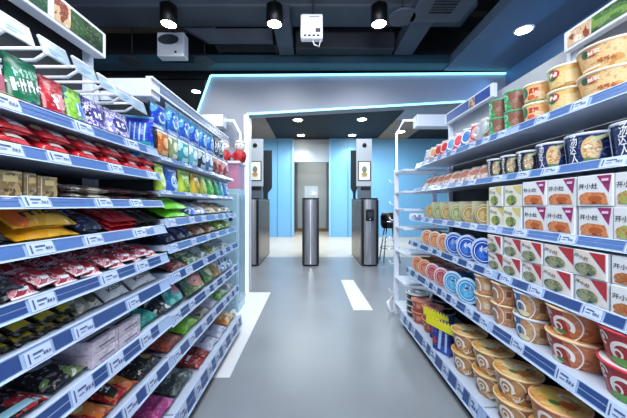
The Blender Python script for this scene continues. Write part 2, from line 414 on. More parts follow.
def downlight(x, y, z, r, label, e=0, group='round recessed downlights'):
    t = empty('downlight', (x, y, z), label, 'downlight', group)
    part('trim_ring', MB().lathe([(r*.86, -.004), (r, -.007), (r*1.12, -.001), (r*1.12, 0)], WHITE, 28, cap0=False), t)
    part('lens', MB().lathe([(r*.85, -.006), (r*.85, -.001)], LAMPM, 28), t)
    if e:
        l = bpy.data.lights.new('dl', 'SPOT'); l.energy = e; l.spot_size = 2.2; l.spot_blend = .8; l.shadow_soft_size = .05; l.color = (1, .98, .95)
        o = bpy.data.objects.new('downlight_beam', l); COL.objects.link(o); o.location = (x, y, z-.03)
downlight(1.83, 2.43, 2.52, .07, 'round downlight in the slate soffit over the right rack', 12)
struct('ceiling_left', MB().box(-3.4, -1.3, 3.36, 4.2, 2.42, 2.5, CEILM))
downlight(-1.46, 3.5, 2.42, .055, 'round downlight over the far end of the left rack', 10)
for i, (x, y) in enumerate([(-.37, 6.85), (1.19, 6.8), (-.36, 8.35), (1.17, 8.35)]):
    downlight(x, y, 3.08, .12, 'round downlight in the black ceiling beyond the gates, '+['near left', 'near right', 'far left', 'far right'][i], 55)
downlight(2.47, 7.87, 3.06, .12, 'round downlight in the tan soffit beyond the right gate', 25)

# white boxes under the ceiling
t = empty('access_point', (.0, 2.28, 2.32), 'white boxed access point right of the centre spotlight', 'access point')
m = MB().box(-.10, .08, -.03, .03, .02, .22, WHITE, .012); part('case', m, t)
m = MB()
for k in range(4): m.box(-.075+k*.035, -.052+k*.035, -.034, -.029, .035, .05, DARK)
m.box(.02, .06, -.034, -.029, .07, .10, DARK); m.box(-.03, .05, -.033, -.029, .19, .197, mat('9aa0a8', .4)); part('port', m, t)
part('cable', MB().tube([(0, 0, .02), (.01, -.01, -.02), (.05, 0, -.03), (.06, 0, .02)], .006, WHITE), t)
part('bracket', MB().tube([(0, .0, .22), (0, .0, .82)], .01, DARK), t)
t = empty('ceiling_speaker', (-1.36, 2.72, 2.42), 'white boxed speaker with dark oval grille under the cranked duct', 'speaker')
part('case', MB().box(-.13, .13, -.05, .05, 0, .23, mat('cfd4dc', .4), .01), t)
part('grille', decor([('ell', -.02, .16, .10, .05, mat('3a3f48', .5)), ('ell', .05, .04, .012, .012, BLACK)], lambda x, z, l: (x, -.05-l*2, z)), t)
part('bracket', MB().tube([(0, 0, .23), (0, 0, .72)], .012, DARK), t)
t = empty('ceiling_cassette', (.98, 2.1, 2.50), 'blue-grey ceiling air unit panel beside the right spotlight', 'air conditioner')
part('case', MB().box(-.2, .22, -.22, .2, .0, .06, DUCTM, .008), t)
m = MB()
for k in range(7): m.box(-.08, .1, -.1+k*.03, -.09+k*.03, -.006, 0.001, DARK)
part('grille', m, t)
part('hanger', MB().tube([(0, 0, .06), (0, 0, .64)], .01, DARK), t)
for x, y, lab in ((-1.9, 2.94, 'dark round ceiling disc over the left rack'), (-1.14, 2.94, 'dark round ceiling disc right of the boxed speaker'), (.72, 2.25, 'grey round disc overlapping the right spotlight')):
    t = empty('ceiling_disc', (x, y, 2.5), lab, 'ceiling disc', 'round ceiling discs')
    part('disc', MB().lathe([(.10, 0), (.115, .006), (.1, .02), (.02, .03)], DUCTM if x > 0 else DUCTD, 28), t)
    part('rod', MB().tube([(0, 0, .03), (0, 0, .64)], .007, DARK), t)

# ------------------------------------------------------------------ gates, kiosks
def cab(x0, x1, label, reader=False):
    t = empty('gate_cabinet', ((x0+x1)/2, 4.55, 0), label, 'gate cabinet', 'steel gate cabinets'); w = (x1-x0)/2
    def outline(s): 
        pts = []
        for k in range(13): a = PI+PI*k/12; pts.append((w*s*math.cos(a), w*.55+w*.55*s*math.sin(a)))
        for k in range(7): a = PI*k/6; pts.append((w*s*math.cos(a), 1.18+w*.5*s*math.sin(a)))
        return pts
    part('body', MB().prism(outline(1), BRUSH, 'z', .03, 1.09), t)
    part('top_plate', MB().prism(outline(1.02), mat('2a2b2e', .25, .3), 'z', 1.09, 1.114), t)
    part('plinth', MB().prism(outline(.97), BLACK, 'z', 0, .03), t)
    m = MB()
    for sx in (-1, 1): m.add([(sx*w*.72, .035, .04), (sx*w*.97, .11, .04), (sx*w*.97, .11, 1.08), (sx*w*.72, .035, 1.08)], [(0, 1, 2, 3)], BLACK)
    m = MB().box(-w-.002, -w+.001, .10, 1.16, .05, 1.07, mat('6d625a', .25, .5)).box(w-.001, w+.002, .10, 1.16, .05, 1.07, mat('6d625a', .25, .5))
    part('side_panel', m, t)
    m = MB().box(-.008, .008, -.007, .004, .04, 1.08, mat('e8eaee', .15, .9)).box(-w*.99, -w*.74, .01, .07, .04, 1.08, BLACK).box(w*.74, w*.99, .01, .07, .04, 1.08, BLACK)  # pale middle strip paints the steel's highlight; side strips are black
    part('black_and_highlight_strip', m, t)
    m = MB().box(-w-.012, -w+.0, .35, .8, .25, .95, mat('a8c8d8', .1, alpha=.35))
    if reader:
        r = part('card_reader', MB().box(-.07, .055, -.03, .04, .74, .93, BLACK, .01), t)
        part('screen', decor([rect(-.045, .03, .8, .89, mat('3b4048', .15)), ('ell', -.008, .77, .01, .01, mat('d8dce2', .3))], lambda x, z, l: (x, -.031-l, z)), r)
    return t
cab(-.178, .098, 'steel gate cabinet in the middle of the passage')
cab(-1.16, -.887, 'steel gate cabinet behind the white post on the left')
cab(.79, 1.07, 'steel gate cabinet on the right with a black card reader', True)
def kiosk(x, label):
    t = empty('face_kiosk', (x, 4.72, 1.114), label, 'kiosk', 'white camera kiosks on the gates')
    part('body', MB().box(-.13, .13, -.03, .03, .20, .995, mat('c3cbd3', .35), .006), t)
    part('stand', MB().box(-.11, .12, -.02, .03, 0, .21, mat('6b7680', .35, .3), .004), t)
    part('camera_lens', MB().lathe([(.036, 0), (.036, .008), (.02, .01)], BLACK, 20, Matrix.Translation((0, -.03, .885)) @ Matrix.Rotation(PI/2, 4, 'X')), t)
    s = part('screen', MB().box(-.108, .108, -.036, -.029, .29, .62, mat('202428', .3)), t)
    part('picture', decor([rect(-.092, .092, .305, .605, mat('d9dcd0', .3, emit=.5)), ('ell', 0, .48, .04, .055, mat('8d9088', .4)), ('ell', 0, .4, .05, .035, mat('c8a86a', .4)),
          rect(-.05, .05, .36, .365, mat('8b8062', .4)), rect(-.06, .06, .335, .34, mat('8b8062', .4))], lambda a, b, l: (a, -.037-l, b)), s)
    part('bracket', MB().box(-.06, .10, -.028, .01, .135, .195, BLACK, .004), t)
    return t
kiosk(-.97, 'white kiosk with camera hole and screen on the left gate')
kiosk(.86, 'white kiosk with camera hole and screen on the right gate')
for x0, x1, lab in ((-.98, -.80, 'tall dark slab monitor beside the left kiosk'), (.735, .865, 'tall dark slab monitor beside the right kiosk')):
    t = empty('side_monitor', ((x0+x1)/2, 5.45, 1.114), lab, 'monitor', 'tall dark monitors'); w = (x1-x0)/2
    part('panel', MB().prism([(-w, .22), (w, .22), (w, .95), (-w, .95)], mat('2b323a', .3), 'y', 0, .05), t)
    part('stand', MB().prism([(-w*.3, 0), (w*.5, 0), (w*.5, .12), (w, .22), (-w, .22), (-w*.3, .12)] if x0 > 0 else [(-w*.9, 0), (w*.1, 0), (w*.1, .12), (w, .22), (-w, .22), (-w*.9, .12)], mat('2b323a', .4), 'y', .005, .045), t)
t = empty('gate_sensor', (-.03, 4.62, 1.114), 'clear glass sensor with a small lamp on the middle gate cabinet', 'sensor')
part('glass', MB().box(-.11, .11, 0, .02, 0, .2, mat('dfeef2', .05, alpha=.35), .006), t)
part('lamp', MB().lathe([(.002, 0), (.022, .01), (.022, .025), (.002, .035)], mat('ffffff', .3, emit=3), 16, Matrix.Translation((.04, -.012, .06))), t)
# stool
t = empty('stool', (1.34, 4.9, 0), 'black padded stool with chrome legs beside the right gate cabinet', 'stool')
part('seat', MB().lathe([(.13, .60), (.15, .66), (.155, .80), (.13, .86), (.02, .87)], BLACK, 28), t)
part('ring', MB().lathe([(.157, .70), (.163, .71), (.157, .725)], CHROME, 28, cap0=False, cap1=False), t)
for k in range(4):
    a = PI/4+k*PI/2; part('leg', MB().tube([(.1*math.cos(a), .1*math.sin(a), .6), (.2*math.cos(a), .2*math.sin(a), .01)], .012, CHROME), t)
part('foot_rest', MB().lathe([(.163, .25), (.17, .255), (.163, .262)], CHROME, 28, cap0=False, cap1=False), t)

# frame posts with a chamfered top and white sign box
def gateframe(x, s, label, boxx):
    t = empty('lit_gateway', (x, 3.05, 0), label, 'frame')
    part('post', MB().tube([(0, 0, 0), (0, 0, 1.78), (s*.075, 0, 1.92), (s*(boxx[0]), 0, 1.925)], .013, LEDW, 8), t)
    part('sign_box', MB().box(min(s*boxx[0], s*boxx[1]), max(s*boxx[0], s*boxx[1]), -.06, .06, 1.84, 1.97, mat('dde6ee', .4), .006), t)
gateframe(.91, 1, 'white lit frame with chamfered corner behind the right rack', (.20, .72))
gateframe(-.79, -1, 'white lit frame with chamfered corner behind the left rack', (.17, .40))

# display cabinet at the far end of the left rack
t = empty('display_cabinet', (-.80, 2.72, 0), 'pink and pale blue display cabinet at the far end of the left rack', 'cabinet')
part('base', MB().box(-.17, .11, -.12, .12, 0, 1.15, mat('b5d6e8', .25), .006), t)
part('pink_panel', MB().box(-.165, .105, -.115, .115, 1.15, 1.385, mat('cf8fae', .3), .004), t)
part('shelf_top', MB().box(-.19, .12, -.13, .13, 1.385, 1.41, WHITE, .004), t)
part('glass_door', MB().box(-.15, .09, -.128, -.1215, .08, 1.1, mat('bfe6f5', .08, alpha=.45)), t)
part('glass_side', MB().box(.112, .118, -.11, .11, .08, 1.1, mat('bfe6f5', .08, alpha=.45)), t)
for k in (0, 1): part('lock', MB().lathe([(.018, 0), (.018, .006), (.01, .008)], DARK, 14, Matrix.Translation((.04, -.128, .93-.06*k)) @ Matrix.Rotation(PI/2, 4, 'X')), t)
part('leg', MB().box(.05, .09, -.22, -.13, 0, .04, STEEL_W, .01), t)
def doll(x, y, label):
    t = empty('doll', (x, y, 1.411), label, 'doll', 'red dolls on the display cabinet')
    part('body', MB().lathe([(.001, 0), (.05, .002), (.06, .04), (.05, .09), (.03, .115)], mat('b5202c', .5), 20), t)
    h = part('head', MB().lathe([(.001, .10), (.03, .105), (.05, .135), (.048, .165), (.03, .19), (.001, .198)], mat('efe6e2', .5), 20), t)
    part('cap', MB().lathe([(.045, .175), (.05, .18), (.035, .2), (.001, .21)], mat('e8dcd8', .5), 20), h)
    for s in (-1, 1): part('eye', MB().lathe([(.005, 0), (.005, .003), (.001, .004)], BLACK, 10, Matrix.Translation((s*.017, -.045, .15)) @ Matrix.Rotation(PI/2, 4, 'X')), h)
    for s in (-1, 1): part('arm', MB().tube([(s*.05, -.01, .08), (s*.065, -.035, .05), (s*.045, -.055, .035)], .012, mat('b5202c', .5)), t)
doll(-.85, 2.68, 'red doll with white face on the cabinet, left of the pair')
doll(-.70, 2.68, 'red doll with white face on the cabinet, right of the pair')

# ------------------------------------------------------------------ shelving
def price_tag_mesh(w, h):
    def fn(x, z, l): return (x, -l, z)
    mb = MB().box(-w/2, w/2, -.0012, 0, 0, h, TAGM)
    mb2 = decor([rect(-w*.42, -w*.36, h*.15, h*.85, INK), rect(-w*.25, w*.15, h*.62, h*.74, INK), rect(-w*.25, w*.0, h*.35, h*.42, INK), ('txt', '8.9', w*.27, h*.45, h*.34, INK)], lambda x, z, l: (x, -.0012-l, z))
    mb.add(mb2.v, mb2.f, INK)
    return mb.mesh('price_tag')
def unit(side, y0, y1, levels, xb, label, back_m, top=None, mult=1):
    """levels: (rail bottom z, rail top z, front distance)"""
    t = empty('shelving_unit', (side*.9, (y0+y1)/2, 0), label, 'shelving unit')
    ox, oy = side*.9, (y0+y1)/2
    W = (y1-y0)/2
    def mk(name, mb, parent=None, lab=None):
        o = part(name, mb, parent or t, lab); return o
    def X(d): return side*d-ox
    ztop = top
    m = MB(); a, b = sorted((X(xb), X(xb+.03))); m.box(a, b, -W+.002, W-.002, 0, levels[0][1]-.02, BACKD); mk('back_panel', m)  # right racks: dark colour paints in shelf shadow; left boards are dark themselves
    mk('back_panel', MB().box(a, b, -W+.002, W-.002, levels[0][1]-.02, ztop, back_m))
    for ys in (-W+.012, W-.012):
        a, b = sorted((X(xb-.03), X(xb-.0005))); mk('upright', MB().box(a, b, ys-.01, ys+.01, 0, ztop, STEEL_W))
    # base plinth
    a, b = sorted((X(levels[-1][2]+.03), X(xb-.03))); mk('plinth', MB().box(a, b, -W+.004, W-.004, 0, levels[-1][1]-.03, DARK))
    for li, (zb, zt, xf) in enumerate(levels):
        m = MB(); a, b = sorted((X(xf+.014), X(xb-.031))); m.box(a, b, -W+.003, W-.003, zt-.026, zt-.004, SHELFM)
        sh = mk('shelf', m)
        dx = .012
        # rail: outer plate leaning back, blue band
        p0 = (X(xf), zb); p1 = (X(xf+dx), zt)
        m = MB(); s = side
        m.prism([p0, p1, (p1[0]+s*.004, zt), (p0[0]+s*.006, zb)], RAILM, 'y', -W, W)
        for e, (u0, u1) in enumerate(((-.01, .06), (.94, 1.01))):
            q0 = (p0[0]+(p1[0]-p0[0])*u0, zb+(zt-zb)*u0); q1 = (p0[0]+(p1[0]-p0[0])*u1, zb+(zt-zb)*u1)
            m.prism([(q0[0]-s*.003, q0[1]), (q1[0]-s*.003, q1[1]), (q1[0]+s*.002, q1[1]), (q0[0]+s*.002, q0[1])], mat('cfe2ff', .2, coat=.5), 'y', -W, W)
        rail = mk('price_rail', m, sh)
        # blue strips and tags
        rnd = random.Random(int(zb*1000)+int(y0*100)+side); y = -W+.02
        sm = MB(); ang = math.atan2(dx, zt-zb); L = math.hypot(dx, zt-zb)
        rz = PI/2 if side < 0 else -PI/2
        M0 = Matrix.Translation((p0[0], 0, zb)) @ Matrix.Rotation(rz, 4, 'Z') @ Matrix.Rotation(-ang, 4, 'X')
        while y < W-.09:
            tw = rnd.uniform(.055, .07)
            me = price_tag_mesh(tw, L*.86) if (round(tw, 2), round(L, 2)) not in MCACHE else MCACHE[(round(tw, 2), round(L, 2))]
            MCACHE[(round(tw, 2), round(L, 2))] = me
            o = bpy.data.objects.new('price_tag', me); COL.objects.link(o); o.parent = sh
            o.matrix_local = Matrix.Translation((0, y+tw/2, 0)) @ M0 @ Matrix.Translation((0, -.002, L*.07))
            g = rnd.choice((.06, .09, .14)) ; yy0 = y+tw+.006; yy1 = min(y+tw+g-.006, W-.01)
            if g > .05 or zb < .8:
                for (u0, u1) in ((.18, .5), (.56, .88)) if li % 2 == 0 else ((.15, .85),):
                    vs = [M0 @ Vector((side*-(q) if False else 0, -.0012, u*L)) for u in (u0, u1) for q in (0,)]
                    (x0, _, z0), (x1, _, z1) = vs
                    mk('rail_insert', MB().add([(x0, yy0, z0), (x0, yy1, z0), (x1, yy1, z1), (x1, yy0, z1)], [(0, 1, 2, 3)], RAILD if zb < .8 else RAILB), sh)
            y += tw+g
    return t
LL = [(1.196, 1.229, .63), (1.100, 1.130, .62), (.992, 1.018, .61), (.888, .920, .60), (.770, .805, .59), (.662, .703, .585), (.505, .553, .58), (.328, .375, .58), (.06, .14, .555)]
LF = [(1.045, 1.062, .62), (.908, .943, .60), (.800, .835, .59), (.672, .712, .585), (.495, .540, .58), (.328, .375, .58), (.06, .14, .555)]
YJ = 1.15
uL1 = unit(LEFT, .12, YJ, LL, .93, 'near left rack of packed snack and sweet shelves', BACKD, 1.66)
uL2 = unit(LEFT, YJ+.004, 2.2, [(1.325, 1.342, .66), (1.185, 1.205, .62)]+LF, .93, 'far left rack with bags below a white canopy', BACKD, 1.5)
RR = [(1.300, 1.335, .84), (1.103, 1.133, .82), (.876, .908, .80), (.680, .715, .78), (.450, .497, .76), (.06, .135, .715)]
uR1 = unit(RIGHT, .12, 1.2, RR, 1.14, 'near right rack of noodle tubs and boxes', BACKL, 1.70)
uR2 = unit(RIGHT, 1.204, 2.3, RR, 1.14, 'far right rack of tubs, packs and round lids', BACKL, 1.70)
# headers
def header(name, x0, x1, y0, y1, z0, z1, face_x, panels, label, parent=None):
    t = empty(name, ((x0+x1)/2, (y0+y1)/2, z0), label, 'header sign'); ox, oy = (x0+x1)/2, (y0+y1)/2
    part('case', MB().box(x0-ox, x1-ox, y0-oy, y1-oy, 0, z1-z0, mat('e3e7ee', .4), .003), t)
    s = 1 if face_x > 0 else -1   # picture side sign: -1 faces left(-X)
    fx = (x0 if s < 0 else x1)-ox
    for (a, b, m) in panels:
        part('poster', MB().box(min(fx, fx+s*.002), max(fx, fx+s*.002), a-oy, b-oy, .012, z1-z0-.012, m), t)
    return t
GREENP = pm('1c4422', '346c28', '6c943c', 9, .5, .62, .3, (1, .5, 2)); FOOD = pm('8a3f24', 'd9b48c', 'f0e2cf', 26, .45, .6, .3)
header('header_sign', -.895, -.85, .15, YJ, 1.60, 1.70, 1, [(.2, .895, pm('0c4a2c', '14603a', '2a7a50', 10, .5, .64)), (.90, .915, WHITE), (.92, .98, FOOD), (.982, 1.13, pm('18301c', '2c5424', '5a7434', 9, .5, .66, .3, (1, .5, 2)))], 'white framed header sign with green picture over the near left rack')
header('header_sign', 1.075, 1.107, .3, 1.2, 1.65, 1.735, -1, [(.3, 1.08, GREENP), (1.085, 1.18, FOOD)], 'white framed header sign with green picture over the near right rack')
BLUEP = mat('2a4a9c', .3)
header('header_sign', 1.075, 1.107, 1.68, 2.28, 1.65, 1.735, -1, [(1.70, 1.86, BLUEP), (1.865, 1.93, FOOD), (1.935, 2.25, BLUEP)], 'white framed header sign with blue panel over the far right rack')
# canopy over far left rack
t = empty('canopy_box', (-.76, 1.7, 1.45), 'white canopy box along the top of the far left rack', 'canopy')
part('case', MB().box(-.09, .09, -.545, -.47, .0, .075, mat('dfe3ea', .4), .004), t)
part('top_panel', MB().box(-.09, .07, -.47, .5, .068, .075, mat('c4ccda', .4)), t)
part('fascia', MB().box(.092, .095, -.47, .5, .035, .075, mat('a8b8d8', .2, alpha=.3)), t)
part('lower_bar', MB().box(.09, .098, -.545, .5, .028, .035, WHITE), t)
part('top_bar', MB().box(.07, .098, -.545, .5, .075, .082, WHITE), t)
for sx in (-.1,): part('bracket', MB().box(-.16, -.09, -.5, -.47, -.0, .04, STEEL_W), t); part('bracket', MB().box(-.16, -.09, .44, .47, 0, .04, STEEL_W), t)
# end bay of the right rack
t = empty('end_rack', (.9, 2.45, 0), 'white open end rack behind the far right shelves', 'rack')
part('upright', MB().box(-.155, -.115, .11, .15, .0, 1.32, STEEL_W, .004), t, )
part('upright', MB().box(.2, .235, .11, .15, .0, 1.32, STEEL_W, .004), t)
for z in (1.28, 1.10, .95, .79, .58, .33, .10):
    part('shelf', MB().box(-.15, .23, -.14, .14, z, z+.018, STEEL_W, .003), t)
for z in (1.20, 1.0, .86, .68, .46, .2):
    part('hook', MB().tube([(-.155, .13, z), (-.185, .12, z+.005), (-.2, .12, z+.03)], .006, WHITE), t)
part('foot', MB().tube([(-.14, .13, .02), (-.2, .1, .03), (-.22, .1, .12), (-.17, .1, .16)], .014, WHITE), t)
part('socket_panel', MB().box(-.1, .02, -.135, -.125, .885, .93, WHITE).box(-.07, -.05, -.138, -.134, .9, .915, DARK).box(-.03, -.01, -.138, -.134, .9, .915, DARK), t)
# ------------------------------------------------------------------ left racks: products
LN = ["left rack's top shelf", "left rack's second shelf", "left rack's third shelf", "left rack's fourth shelf", "left rack's fifth shelf",
      "left rack's sixth shelf", "left rack's seventh shelf", "left rack's eighth shelf", "left rack's bottom shelf"]
def dk(li): return LL[li][1]-.004
Wt = mat('f4f5f8', .35); Kt = mat('15161c', .4); Rt = mat('c8252c', .35); Gold = mat('c9a35a', .3, .4); Yel = mat('ecc32c', .35)
def seq(edges, xf): return [xf*280/(313-e) for e in edges]
# top shelf: standing bags
SBAG = [('navy patterned bag standing at the near end of the {s}', 'navy', pm('16204e', 'e8ecf6', 'c06a80', 34, .54, .64), 'e', '16204e'),
        ('green bag with white lettering standing on the {s}', 'green', pm('0f6b4a', '12805a', '0a5a3c', 14, .5, .6), 'FRUITS', None),
        ('red bag with white emblem standing on the {s}', 'red', pm('b3202c', 'c62f38', '8d1620', 16, .5, .62), 'R', None),
        ('lime green and white bag standing on the {s}', 'lime', pm('7fbf3a', 'a9d860', '3f7fb4', 24, .5, .58), 'o', None)]
zs = seq([-22, 11, 46, 70, 88, 110, 133], .66)
for i, (lb, kk, m, tx, _) in enumerate(SBAG):
    w = zs[i+1]-zs[i]-.003; h = (.125, .115, .10, .10)[i]
    sh = {0: [('txt', 'e', .1, .62, .05, Wt), rect(-.45, .45, .05, .4, mat('c4647c', .4))],
          1: [('txt', 'FRUITS', 0, .42, .028, Wt, 8), ('txt', 'candy', .05, .68, .02, mat('9fdcc0', .4), 8)],
          2: [('ell', .1, .4, .26, .24, mat('d88a94', .4)), ('txt', 'JF', .1, .4, .035, Wt, 10)],
          3: [('ell', .15, .4, .26, .22, mat('4b8fd0', .4)), ('txt', 'co', .15, .4, .03, Wt)]}[i]
    # decor text uses normalised units: rescale sizes
    sh = [(q[:4]+(q[4]/max(w, .01),)+q[5:]) if q[0] == 'txt' else q for q in sh]
    sp = pouch('candy_bag', w, h, .035, m, sh, .12, 'stand', seed=i)
    put(sp, LEFT, .655, (zs[i]+zs[i+1])/2, dk(0), lb.format(s=LN[0]), 'candy bag')
pu = [pm('4c3f9c', 'd9d6ee', '231c54', 60, .50, .60), pm('8d86cc', 'e9e6f6', '2c2560', 70, .48, .60)]
for i in range(2):
    w = zs[5+i]-zs[4+i]-.003
    sp = pouch('candy_bag', w, .095, .04, pu[i], [('ell', 0, .5, .3, .25, mat('3a2f80', .4)), ('txt', 'oo', 0, .5, .3, Wt)], .1, 'stand', seed=9+i)
    put(sp, LEFT, .655, (zs[4+i]+zs[5+i])/2, dk(0), 'purple and white patterned bag on the %s, %s' % (LN[0], ('nearer of the two', 'farther of the two')[i]), 'candy bag', 'purple patterned bags on the top shelf')
# flat lilac packs along the edge
sp = pouch('flat_pack', .19, .05, .012, mat('6a4ba8', .3), (), PI/2, 'pillow', mat('b49ad8', .3), 3, True)
for i, y in enumerate((.735, .93)):
    put(sp, LEFT, .64, y-.005*i, dk(0)+.0, 'thin violet flat pack lying along the front of the %s, %s one' % (LN[0], ('nearer', 'farther')[i]), 'flat pack', 'violet flat packs')
sp = pouch('flat_pack', .14, .05, .012, mat('e8d79a', .3), (), PI/2, 'pillow', mat('c9a85c', .3), 4, True)
put(sp, LEFT, .64, .56, dk(0), 'thin pale yellow flat pack along the front of the '+LN[0], 'flat pack')

# second shelf: red wrapped bars stacked in pairs
redm = pm('cf2630', 'e04a50', 'a0161f', 20, .55, .68, .25)
w = .095
rb_ = pouch('wrapped_bar', w, .075, .03, redm, [rect(-.12, .30, .10, .6, mat('cfc7c4', .35)), ('txt', 'BAR', .1, .27, .13, mat('8f1620', .4)), ('ell', -.3, .5, .08, .2, mat('e8c9a8', .4))], PI/2-.45, 'pillow', mat('8f141e', .3), 5, True)
k = 0
for y in (.50, .60, .70, .80, .90, 1.0, 1.095):
    for lv in (0, 1):
        put(rb_, LEFT, .635, y+.006*lv, dk(1)+.027*lv, 'red wrapped bar pack on %s, %s, %s' % (LN[1], NTH[k], ('underneath', 'on top')[lv]), 'snack bar', 'red bar packs stacked in pairs')
    k += 1
# third shelf: gold boxes, then dull packs
gm = pm('8d7a5a', 'a8946e', 'c7b58c', 18, .48, .62, .35)
for i, (a, b) in enumerate(((-8, 23), (25, 37), (38, 58))):
    z0, z1 = seq((a, b), .64)
    sp = carton('gold_box', z1-z0-.002, .13, .058-.004*(i == 2), gm, [rect(-.46, .46, .08, .92, pm('8b7448', 'b59a62', '6a5634', 30, .5, .6)), rect(-.2, .3, .6, .82, mat('d3bd85', .4)), rect(-.42, -.36, .08, .92, mat('d9cfae', .35)), ('txt', 'GOLD', 0, .3, .16, mat('5a3d20', .4))],
                [rect(-.4, .4, .1, .9, gm)])
    put(sp, LEFT, .64, (z0+z1)/2, dk(2), 'dull gold carton on %s, %s' % (LN[2], ('at the near end', 'middle narrow one', 'farthest of the three')[i]), 'carton', 'gold cartons')
PK = [('brown and white', pm('4a3a38', 'd8cfc6', '8a6a5a', 40, .5, .58)), ('cream and brown', pm('d7cdbd', '8c7664', '40312b', 36, .52, .6)), ('dark maroon', pm('3a1f22', '6a3236', 'b09a8a', 36, .5, .64)), ('black and grey', pm('26242a', '56504e', 'a49a90', 40, .52, .62)), ('dark brown', pm('33282a', '6a4a40', '9a8a80', 38, .52, .62))]
zz = seq([59, 86, 113, 133, 148, 160], .64)
for i in range(5):
    for lv in (0, 1):
        sp = pouch('snack_pack', zz[i+1]-zz[i]-.003, .13, .022, PK[i][1], [rect(-.3, .3, .3, .7, mat('d6d0c8' if i < 2 else '5a3030', .4))], PI/2-.1, 'pillow', None, i, True)
        put(sp, LEFT, .635, (zz[i]+zz[i+1])/2, dk(2)+.019*lv, '%s flat snack pack on %s, %s of its pair' % (PK[i][0], LN[2], ('lower', 'upper')[lv]), 'snack pack', 'flat snack packs on the third shelf')
# fourth shelf
def lay(name, cat, e0, e1, xf, li, m, shapes, label, t=.03, h=.15, lv=0, group=None, tilt=PI/2-.38, horiz=True, crimp=None, dz=None, zfix=None, jit=0, deck=None, dx=0, style='pillow'):
    z0, z1 = seq((e0, e1), xf) if zfix is None else zfix
    sp = pouch(name, z1-z0-.004, h, t, m, shapes, tilt, style, crimp, int(e0*3+lv*7+li*11), horiz)
    dd = dk(li) if deck is None else deck
    return put(sp, LEFT, xf+dx, (z0+z1)/2, dd+(dz if dz is not None else lv*t*.85), label, cat, group, jit)
darkm = pm('1c1a1e', '2f2b2e', '6a7a62', 26, .56, .68, .25)
lay('candy_bag', 'candy bag', -20, 17, .62, 3, darkm, [('ell', .12, .5, .22, .25, mat('9aa69a', .4)), ('ell', .12, .5, .14, .14, mat('2d5a3a', .4))], 'black bag with pale oval at the near end of the '+LN[3], .05, .17, deck=None)
lay('candy_bag', 'candy bag', -20, 17, .62, 3, darkm, [], 'black bag under the pale-oval bag on the '+LN[3], .02, .16, dz=0.0) if False else None
ym = pm('e0a01e', 'efb93a', 'c8801e', 13, .55, .7, .25, fleck=.15)
lay('chocolate_bag', 'chocolate bag', 19, 82, .62, 3, ym, [('txt', 'peanut', 0, .3, .12, mat('8a4a1e', .4))], 'yellow chocolate bag lying under another on the '+LN[3], .032, .15, 0)
lay('chocolate_bag', 'chocolate bag', 18, 82, .62, 3, ym, [('ell', -.36, .3, .1, .3, mat('d8641e', .4)), ('txt', "m&m's", .16, .36, .36, mat('241a18', .4), 4)], 'yellow chocolate bag with big dark lettering on the '+LN[3], .042, .10, dz=.026, tilt=PI/2-.6)
nav = pm('171a3c', '22264e', '8f93ac', 30, .54, .66)
lay('chocolate_bag', 'chocolate bag', 84, 110, .62, 3, nav, [('txt', 'mini', .0, .55, .3, mat('c9ccd8', .4), 3)], 'navy bag with pale lettering right of the yellow bags', .05, .15)
for i, (a, b) in enumerate(((111, 121), (121, 130), (130, 138))):
    for lv in (0, 1, 2):
        lay('chocolate_bar', 'chocolate bar', a, b, .62, 3, pm('b01c24', 'c83038', '7a0f16', 20, .55, .7), [rect(-.3, .3, .6, .7, mat('e8b0a8', .4))], 'red wrapped chocolate bar on %s, %s column, %s' % (LN[3], ('near', 'middle', 'far')[i], ('lowest', 'middle layer', 'topmost')[lv]), .017, .15, lv, 'red chocolate bars in layers', horiz=False)
for i, (a, b) in enumerate(((139, 147), (147, 155), (155, 162))):
    for lv in (0, 1):
        lay('chocolate_bar', 'chocolate bar', a, b, .62, 3, pm('1c1a1c', '2c2628', '8a7a70', 26, .56, .7), [rect(-.25, .25, .5, .62, mat('b9b0a6', .4))], 'black wrapped chocolate bar on %s, %s column, %s' % (LN[3], ('near', 'middle', 'far')[i], ('lower', 'upper')[lv]), .02, .15, lv, 'black chocolate bars in layers', horiz=False)
# fifth shelf
dks = pm('22272c', '3a4248', '9aa8ac', 34, .55, .66)
for i, (a, b) in enumerate(((-24, 2), (3, 28))):
    for lv in (0, 1):
        lay('gum_pack', 'gum pack', a, b, .61, 4, dks, [rect(-.35, .35, .2, .45, mat('8f9aa4', .4))], 'dark grey flat pack on %s, %s stack, %s' % (LN[4], ('near', 'far')[i], ('lower', 'upper')[lv]), .024, .15, lv, 'dark grey flat packs on the fifth shelf')
pinkm = [pm('a02636', 'e8ccd0', 'c87884', 70, .52, .58), pm('b83c50', 'ecd8da', '8a1828', 80, .5, .58), pm('982434', 'dca8b0', 'f0e4e6', 64, .5, .6)]
prnd = random.Random(3); n = 0
pspecs = [pouch('wrapped_candy', .058, .075, .028, pinkm[k], [('ell', 0, .5, .22, .2, mat('a3202f', .35)), rect(-.2, .2, .15, .25, Wt)], PI/2-.5, 'pillow', mat('f3e4e6', .25), 40+k, k == 1) for k in range(3)]
for c in range(12):
    for r in range(3):
        y = .60+c*.047+prnd.uniform(-.006, .006)
        if y > 1.12: continue
        o = put(pspecs[n % 3], LEFT, .605+.068*r, y, dk(4)+.0+.008*r+(.012 if c % 2 else 0), 'red and white candy on %s, %s row, %s' % (LN[4], ('front', 'middle', 'back')[r], NTH[c]), 'wrapped candy', 'red and white candies on the fifth shelf')
        o.rotation_euler.z += prnd.uniform(-.3, .3); n += 1
